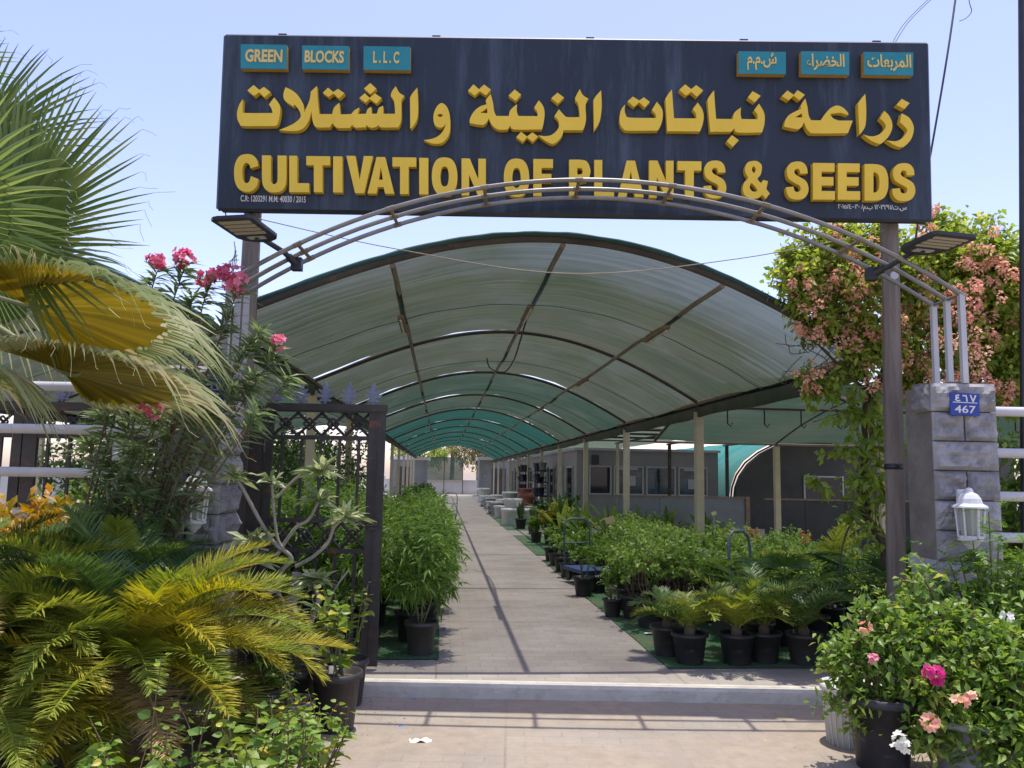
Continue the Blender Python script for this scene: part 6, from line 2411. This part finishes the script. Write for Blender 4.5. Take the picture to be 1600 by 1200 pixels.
for pts, r in ((pv((1383, 880, 7.25), (1378, 850, 7.25), (1350, 800, 7.22), (1345, 760, 7.2), (1352, 700, 7.18), (1350, 650, 7.15), (1355, 600, 7.12), (1340, 540, 7.1)), .036),
               (pv((1383, 885, 7.25), (1385, 850, 7.25), (1360, 800, 7.25), (1348, 740, 7.22), (1362, 690, 7.2), (1358, 640, 7.2), (1385, 580, 7.2), (1420, 520, 7.2)), .032),
               (pv((1362, 690, 7.2), (1375, 660, 7.22), (1360, 620, 7.2), (1300, 560, 7.1), (1260, 520, 7.05)), .018),
               (pv((1350, 650, 7.15), (1368, 600, 7.18), (1395, 560, 7.2), (1470, 520, 7.3), (1560, 500, 7.35)), .022),
               (pv((1345, 790, 7.2), (1320, 840, 7.1), (1310, 900, 7.1)), .01)):
    c = curve3(pts, 5)
    b.tube(c, np.linspace(r, r * .5, len(c)) * (1 + .12 * np.sin(np.arange(len(c)) * 1.7)), 8)
# tangle of thin bare stems
for i in range(46):
    p = atV(rnd.uniform(1250, 1340), rnd.uniform(520, 590), 7.08)
    q_ = p + np.array([rnd.uniform(-.25, .25), rnd.uniform(-.1, .2), rnd.uniform(-.25, .12)])
    b.tube(curve3([p, (p + q_) / 2 + np.array([rnd.uniform(-.12, .12), 0, rnd.uniform(-.15, .1)]), q_], 5), .0035, 4, cap=False)
b.build('trunk', M['dark_bark'], VINE)
FLW = [(1290, 445, 26), (1330, 425, 22), (1330, 485, 30), (1345, 515, 26), (1265, 505, 18), (1250, 450, 14), (1390, 535, 38), (1375, 570, 34), (1400, 600, 26), (1360, 545, 26), (1440, 560, 30), (1490, 560, 34), (1475, 480, 30), (1505, 470, 26), (1430, 480, 22), (1575, 480, 26), (1530, 545, 20), (1455, 350, 16), (1520, 395, 22), (1385, 450, 22), (1415, 440, 18), (1560, 610, 18), (1262, 600, 12), (1520, 610, 20), (1470, 610, 22), (1310, 380, 14), (1400, 500, 26), (1545, 430, 18)]
for i, (x, y, r) in enumerate(FLW):
    b = MB()
    c = atV(x, y, (7.12 if abs(x - 1402) < 45 else 6.90) + .18 * rnd.random())
    rr = r * 8.2 / 1248
    n = int(40 + r * 16)
    d = rg.normal(size=(n, 3))
    d /= np.linalg.norm(d, axis=1)[:, None]
    d[:, 1] = -np.abs(d[:, 1])
    nc = 13
    cc = c + rg.normal(size=(nc, 3)) * rr * .75 - HV * rr * (.1 if abs(x - 1402) < 45 else .5)
    P = cc[rg.integers(nc, size=n)] + d * rr * .26
    D = d + rg.normal(size=(n, 3)) * .6
    b.leaves(P, D, .027, .022, ((0, .3), (.5, 1), (1, .4)), .25, .2, np.clip(rg.normal(.5, .25, n), 0, 1), rg)
    b.build('blossom', P_PEACH, VINE)

# small feathery tree-vine at the far right behind the lantern
GRF = 'shrubs crowding the foot of the right pillar'


def blob_bush(name, label, cat, base, blobs, mat, seed, dens, L, W, stemm='brown_stem', group=GRF, potm=None, potr=.2, poth=.4, prof=OVATE, droop=.3):
    rg = np.random.default_rng(seed)
    base = np.array(base, float)
    o = potted(name, label, cat, group, potr, poth, potm, base) if potm else thing(name, label, cat, base, group)
    root = base + ZV * (poth * .85 if potm else 0)
    lb, sb = MB(), MB()
    B3 = [(atV(x, y, v), r * v / 1248) for x, y, v, r in blobs]
    for c, r in B3:
        m1 = (root + c) / 2 + np.array([rg.normal(0, .04), rg.normal(0, .04), .08])
        pth = curve3([root + rg.normal(0, .03, 3) * [1, 1, 0], m1, c], 5)
        sb.tube(pth, np.linspace(.012, .006, len(pth)), 6)
    blob_foliage(lb, sb, B3, dens, L, W, rg, prof, droop)
    sb.build('stems', M[stemm], o)
    lb.build('foliage', mat, o)
    return o


A = blob_bush('potted_bougainvillea', 'loose bougainvillea in black pot with faded pink bracts at the right of the entrance', 'bougainvillea', FP(2.19, 4.85, -.1),
              [(1340, 1010, 4.9, 42), (1385, 965, 4.95, 40), (1310, 1030, 4.85, 30), (1330, 1070, 4.85, 36), (1400, 1030, 4.85, 52), (1375, 1100, 4.8, 42), (1350, 950, 5.0, 18), (1345, 1120, 4.8, 28), (1300, 1095, 4.85, 16), (1440, 1080, 4.8, 45), (1290, 1025, 4.85, 16)], L_BOUG, 301, 24, .058, .034, potm='black_plastic', potr=.185, poth=.42)
flower_cluster(A, atV(1365, 1030, 4.6), .022, P_PINK, 30, 401, .02, 'bracts')
flower_cluster(A, atV(1352, 978, 4.8), .03, P_PEACH, 30, 402, .03, 'bracts')
Bb = blob_bush('potted_bougainvillea', 'bougainvillea in grey pot with magenta, peach and white bracts at the right edge', 'bougainvillea', FP(2.62, 4.72, -.1),
               [(1450, 1000, 4.8, 55), (1490, 1060, 4.7, 60), (1440, 1060, 4.7, 50), (1480, 1120, 4.65, 50), (1530, 1110, 4.65, 55), (1450, 1150, 4.65, 38), (1540, 1040, 4.75, 55), (1500, 970, 4.85, 45), (1430, 950, 4.95, 30), (1425, 915, 5.0, 20), (1440, 895, 5.0, 14), (1525, 1170, 4.6, 45)], L_BOUG, 302, 23, .062, .037, potm='grey_plastic', potr=.2, poth=.34)
for (x, y, v, r, mt, n) in ((1452, 1050, 4.45, .028, P_MAGENTA, 40), (1465, 1048, 4.45, .025, P_MAGENTA, 30), (1466, 1062, 4.45, .022, P_MAGENTA, 30), (1455, 1126, 4.4, .04, P_PEACH, 60), (1408, 1155, 4.4, .03, P_WHITE, 40), (1415, 1165, 4.4, .028, P_WHITE, 40), (1402, 1172, 4.42, .022, P_WHITE, 26), (1500, 1095, 4.4, .03, P_PEACH, 30), (1518, 1090, 4.4, .024, P_PEACH, 20), (1574, 960, 4.7, .022, P_WHITE, 24)):
    flower_cluster(Bb, atV(x, y, v), r, mt, n, 410 + int(x), .028, 'bracts')
blob_bush('leafy_shrub', 'bright leafy shrub filling the lower right corner', 'shrub', FP(2.95, 4.55, -.1),
          [(1580, 1010, 4.75, 60), (1590, 1080, 4.6, 65), (1560, 1140, 4.55, 60), (1600, 1160, 4.5, 60), (1640, 1060, 4.7, 70), (1650, 1150, 4.6, 70)], L_BOUG, 303, 22, .068, .036, prof=LANCE)
blob_bush('leafy_shrub', 'darker leafy shrub at the foot of the numbered stone pillar', 'shrub', FP(3.1, 5.45, -.1),
          [(1490, 960, 5.4, 50), (1540, 930, 5.5, 45), (1570, 960, 5.3, 50), (1600, 920, 5.5, 50), (1460, 985, 5.4, 40), (1440, 930, 5.4, 22), (1620, 980, 5.3, 60)], L_SHRUB, 304, 16, .075, .038, prof=LANCE)
blob_bush('leafy_shrub', 'green shrub seen through the right pipe fence', 'shrub', FP(3.9, 6.9, 0),
          [(1590, 830, 7.0, 50), (1580, 770, 7.0, 35), (1620, 720, 7.0, 45), (1570, 880, 6.9, 40), (1640, 850, 7.0, 60), (1570, 700, 7.0, 22)], L_SHRUB, 305, 15, .085, .045)
# feathery compound-leaf plant in front of the lantern
FT = thing('feathery_shrub', 'light green feathery compound-leaved plant rising in front of the white right lantern', 'shrub', FP(3.25, 5.5, -.1), GRF)
rg = np.random.default_rng(306)
sb, lb = MB(), MB()
root = FP(3.25, 5.5, -.1)
for (px, py, v) in ((1545, 800, 5.4), (1520, 845, 5.35), (1500, 870, 5.4), (1560, 850, 5.4), (1480, 870, 5.45), (1590, 880, 5.3), (1530, 880, 5.3), (1470, 900, 5.4), (1600, 850, 5.4), (1450, 890, 5.45)):
    tip = atV(px, py, v)
    pth = curve3([root + rg.normal(0, .05, 3) * [1, 1, 0], (root + tip) / 2 + np.array([0, 0, .1]), tip], 6)
    sb.tube(pth, np.linspace(.008, .004, len(pth)), 5)
    for k in range(9):
        c = pth[-1 - (k % 5)]
        frond(lb, c, rg.uniform(0, 6.28), R_(rg.uniform(-5, 45)), R_(rg.uniform(20, 50)), rg.uniform(.16, .26), 11, .055, .013, rg, vee=.1, rad=.002)
sb.build('stems', M['green_stem'], FT)
lb.build('foliage', L_BRIGHT, FT)
# white pot behind the black one
o = thing('white_pot', 'empty ribbed white plastic pot behind the black bougainvillea pot', 'pot', FP(2.20, 5.28, -.1))
b = MB()
c = FP(2.20, 5.28, -.1)
b.lathe([(0, 0), (.15, 0), (.175, .32), (.19, .33), (.19, .37), (.17, .37), (.14, .05), (0, .05)], c, 26)
b.build('pot_body', M['white_plastic'], o)
b = MB()
for k in range(26):
    a = 6.283 * k / 26
    d = np.array([math.cos(a), math.sin(a), 0])
    b.tube([c + d * .152 + ZV * .01, c + d * .176 + ZV * .31], .004, 4)
b.build('ribs', M['white_plastic'], o)

# ------------------------------------------------------------------ wires, lamp pole, litter
b = MB()
b.tube(curve3([FP(-2.2, 6.66, 3.70), FP(-1.0, 6.64, 3.45), FP(.45, 6.62, 3.26), FP(1.9, 6.64, 3.42), FP(3.18, 6.66, 3.70)], 8), .0045, 5)
tag(b.build('sagging_rope', M['rope'], origin=FP(.4, 6.62, 3.3)), 'thin sagging rope strung between the two timber poles under the sign', 'rope')
b = MB()
b.tube(curve3(pv((1428, 395, 6.75), (1437, 330, 6.8), (1455, 235, 6.85), (1478, 100, 6.95), (1492, 5, 7.1), (1503, -80, 7.3), (1540, -400, 8.5)), 8), .009, 6)
tag(b.build('service_cable', M['cable'], origin=FP(3.6, 7.0, 5.2)), 'thick black service cable dropping past the right end of the sign', 'cable')
for pts, lab in ((((1395, 66, 6.55), (1412, 38, 6.7), (1446, 3, 6.9), (1500, -45, 7.2), (1700, -220, 8.5)), 'thin wire rising from the top right edge of the sign'),
                 (((1399, 66, 6.55), (1420, 34, 6.72), (1456, -2, 6.95), (1512, -52, 7.3), (1720, -240, 8.6)), 'second thin wire just right of the first at the top right of the sign'),
                 (((1499, 33, 6.9), (1510, 28, 6.9), (1518, 17, 6.9), (1514, 0, 6.9), (1506, -60, 7.1), (1540, -400, 8.4)), 'short curling wire end beside the service cable at the top right')):
    b = MB()
    b.tube(curve3(pv(*pts), 6), .0036, 5)
    tag(b.build('thin_wire', M['cable'], origin=FP(3.5, 6.7, 5.4)), lab, 'wire')
b = MB()
b.tube(curve3([FP(-2.46, 6.55, 3.76), FP(-2.44, 6.6, 3.66), FP(-2.34, 6.62, 3.62), FP(-2.27, 6.64, 3.70), FP(-2.26, 6.64, 3.80)], 6), .006, 6)
tag(b.build('lamp_cable', M['cable'], origin=FP(-2.4, 6.6, 3.7)), 'short black cable looping below the left end of the sign', 'cable')
b = MB()
for i in range(5):
    b.tube(curve3([FP(-2.36, 6.62, 2.95), FP(-2.40 + .02 * i, 6.6, 3.12), FP(-2.36 - .015 * i, 6.62, 3.3), FP(-2.38 + .012 * i, 6.6, 3.48 - .04 * i)], 5), .004, 5)
tag(b.build('dry_vine', M['grey_bark'], origin=FP(-2.38, 6.6, 2.9)), 'dry twisted vine stem climbing the left timber pole', 'vine stem')
lp0, lp1 = atV(1598, 420, 6.75), atV(1595, -160, 6.75)
lpd = (lp1 - lp0) / (lp1 - lp0)[2]
LPc = lp0 - lpd * lp0[2]
LPO = thing('lamp_pole', 'slim dark metal pole at the right edge of the picture', 'pole', LPc)
b = MB()
b.tube([LPc, LPc + lpd * 6.8], .026, 12)
b.build('shaft', M['black_metal'], LPO)
b = MB()
b.lathe([(.08, 0), (.08, .02), (.04, .03), (.035, .12), (.027, .12)], LPc, 12)
b.build('base', M['black_metal'], LPO)

rg = np.random.default_rng(77)
for i, (px, py, z) in enumerate(((647, 1094, -.1), (626, 1137, -.1))):
    c = atZ(px, py, z)
    b = MB()
    b.lathe([(0, .012), (.013, .012), (.016, .008), (.016, 0)], c, 14)
    tag(b.build('bottle_cap', M['litter_blue'], origin=c), ['blue bottle cap close to the kerb', 'blue bottle cap on the sandy paving further from the kerb'][i], 'bottle cap', 'blue bottle caps')


def crumple(name, px, py, z, s, mat, label, cat, seed):
    rg = np.random.default_rng(seed)
    c = atZ(px, py, z)
    b = MB()
    n = 9
    vs = []
    for j in range(n):
        for i in range(n):
            x, y = (i / (n - 1) - .5) * s, (j / (n - 1) - .5) * s * .6
            vs.append(c + np.array([x, y, .006 + .3 * s * abs(mnoise.noise((x * 16 + seed, y * 16, seed)))]))
    b.add(vs, [(j * n + i, j * n + i + 1, (j + 1) * n + i + 1, (j + 1) * n + i) for j in range(n - 1) for i in range(n - 1)])
    tag(b.build(name, mat, origin=c), label, cat)


crumple('tissue', 657, 1160, -.1, .14, M['litter_white'], 'crumpled pale tissue on the sandy paving in front of the kerb', 'litter', 5)
crumple('plastic_wrapper', 692, 984, .005, .06, M['litter_blue'], 'small blue plastic scrap at the left edge of the walkway', 'litter', 6)
crumple('shell_scrap', 1015, 991, .012, .10, M['litter_white'], 'white scrap lying on the turf mat beside the black pots', 'litter', 7)
crumple('dry_husk', 1312, 1166, -.1, .10, M['dry_leaf'], 'dry yellow leaf husk on the sand near the white pot', 'litter', 8)
b = MB()
P, D = [], []
for i in range(260):
    if i % 3:
        u, v = rg.normal(-.95, .22), rg.uniform(4.6, 6.05)
    else:
        u, v = rg.normal(2.0, .3), rg.uniform(4.6, 6.0)
    P.append(FP(u, v, -.094))
    D.append([rg.normal(), rg.normal(), .12])
b.leaves(P, D, .035 * rg.uniform(.5, 1.3, len(P)), .013, OVATE, .3, .1, None, rg)
q = b.build('leaf_litter', M['dry_leaf'])
q['kind'] = 'stuff'
tag(q, 'dry fallen leaf bits scattered on the sandy paving beside the pots', 'leaf litter')

for o in bpy.data.objects:
    if '_o' in o.keys():
        del o['_o']
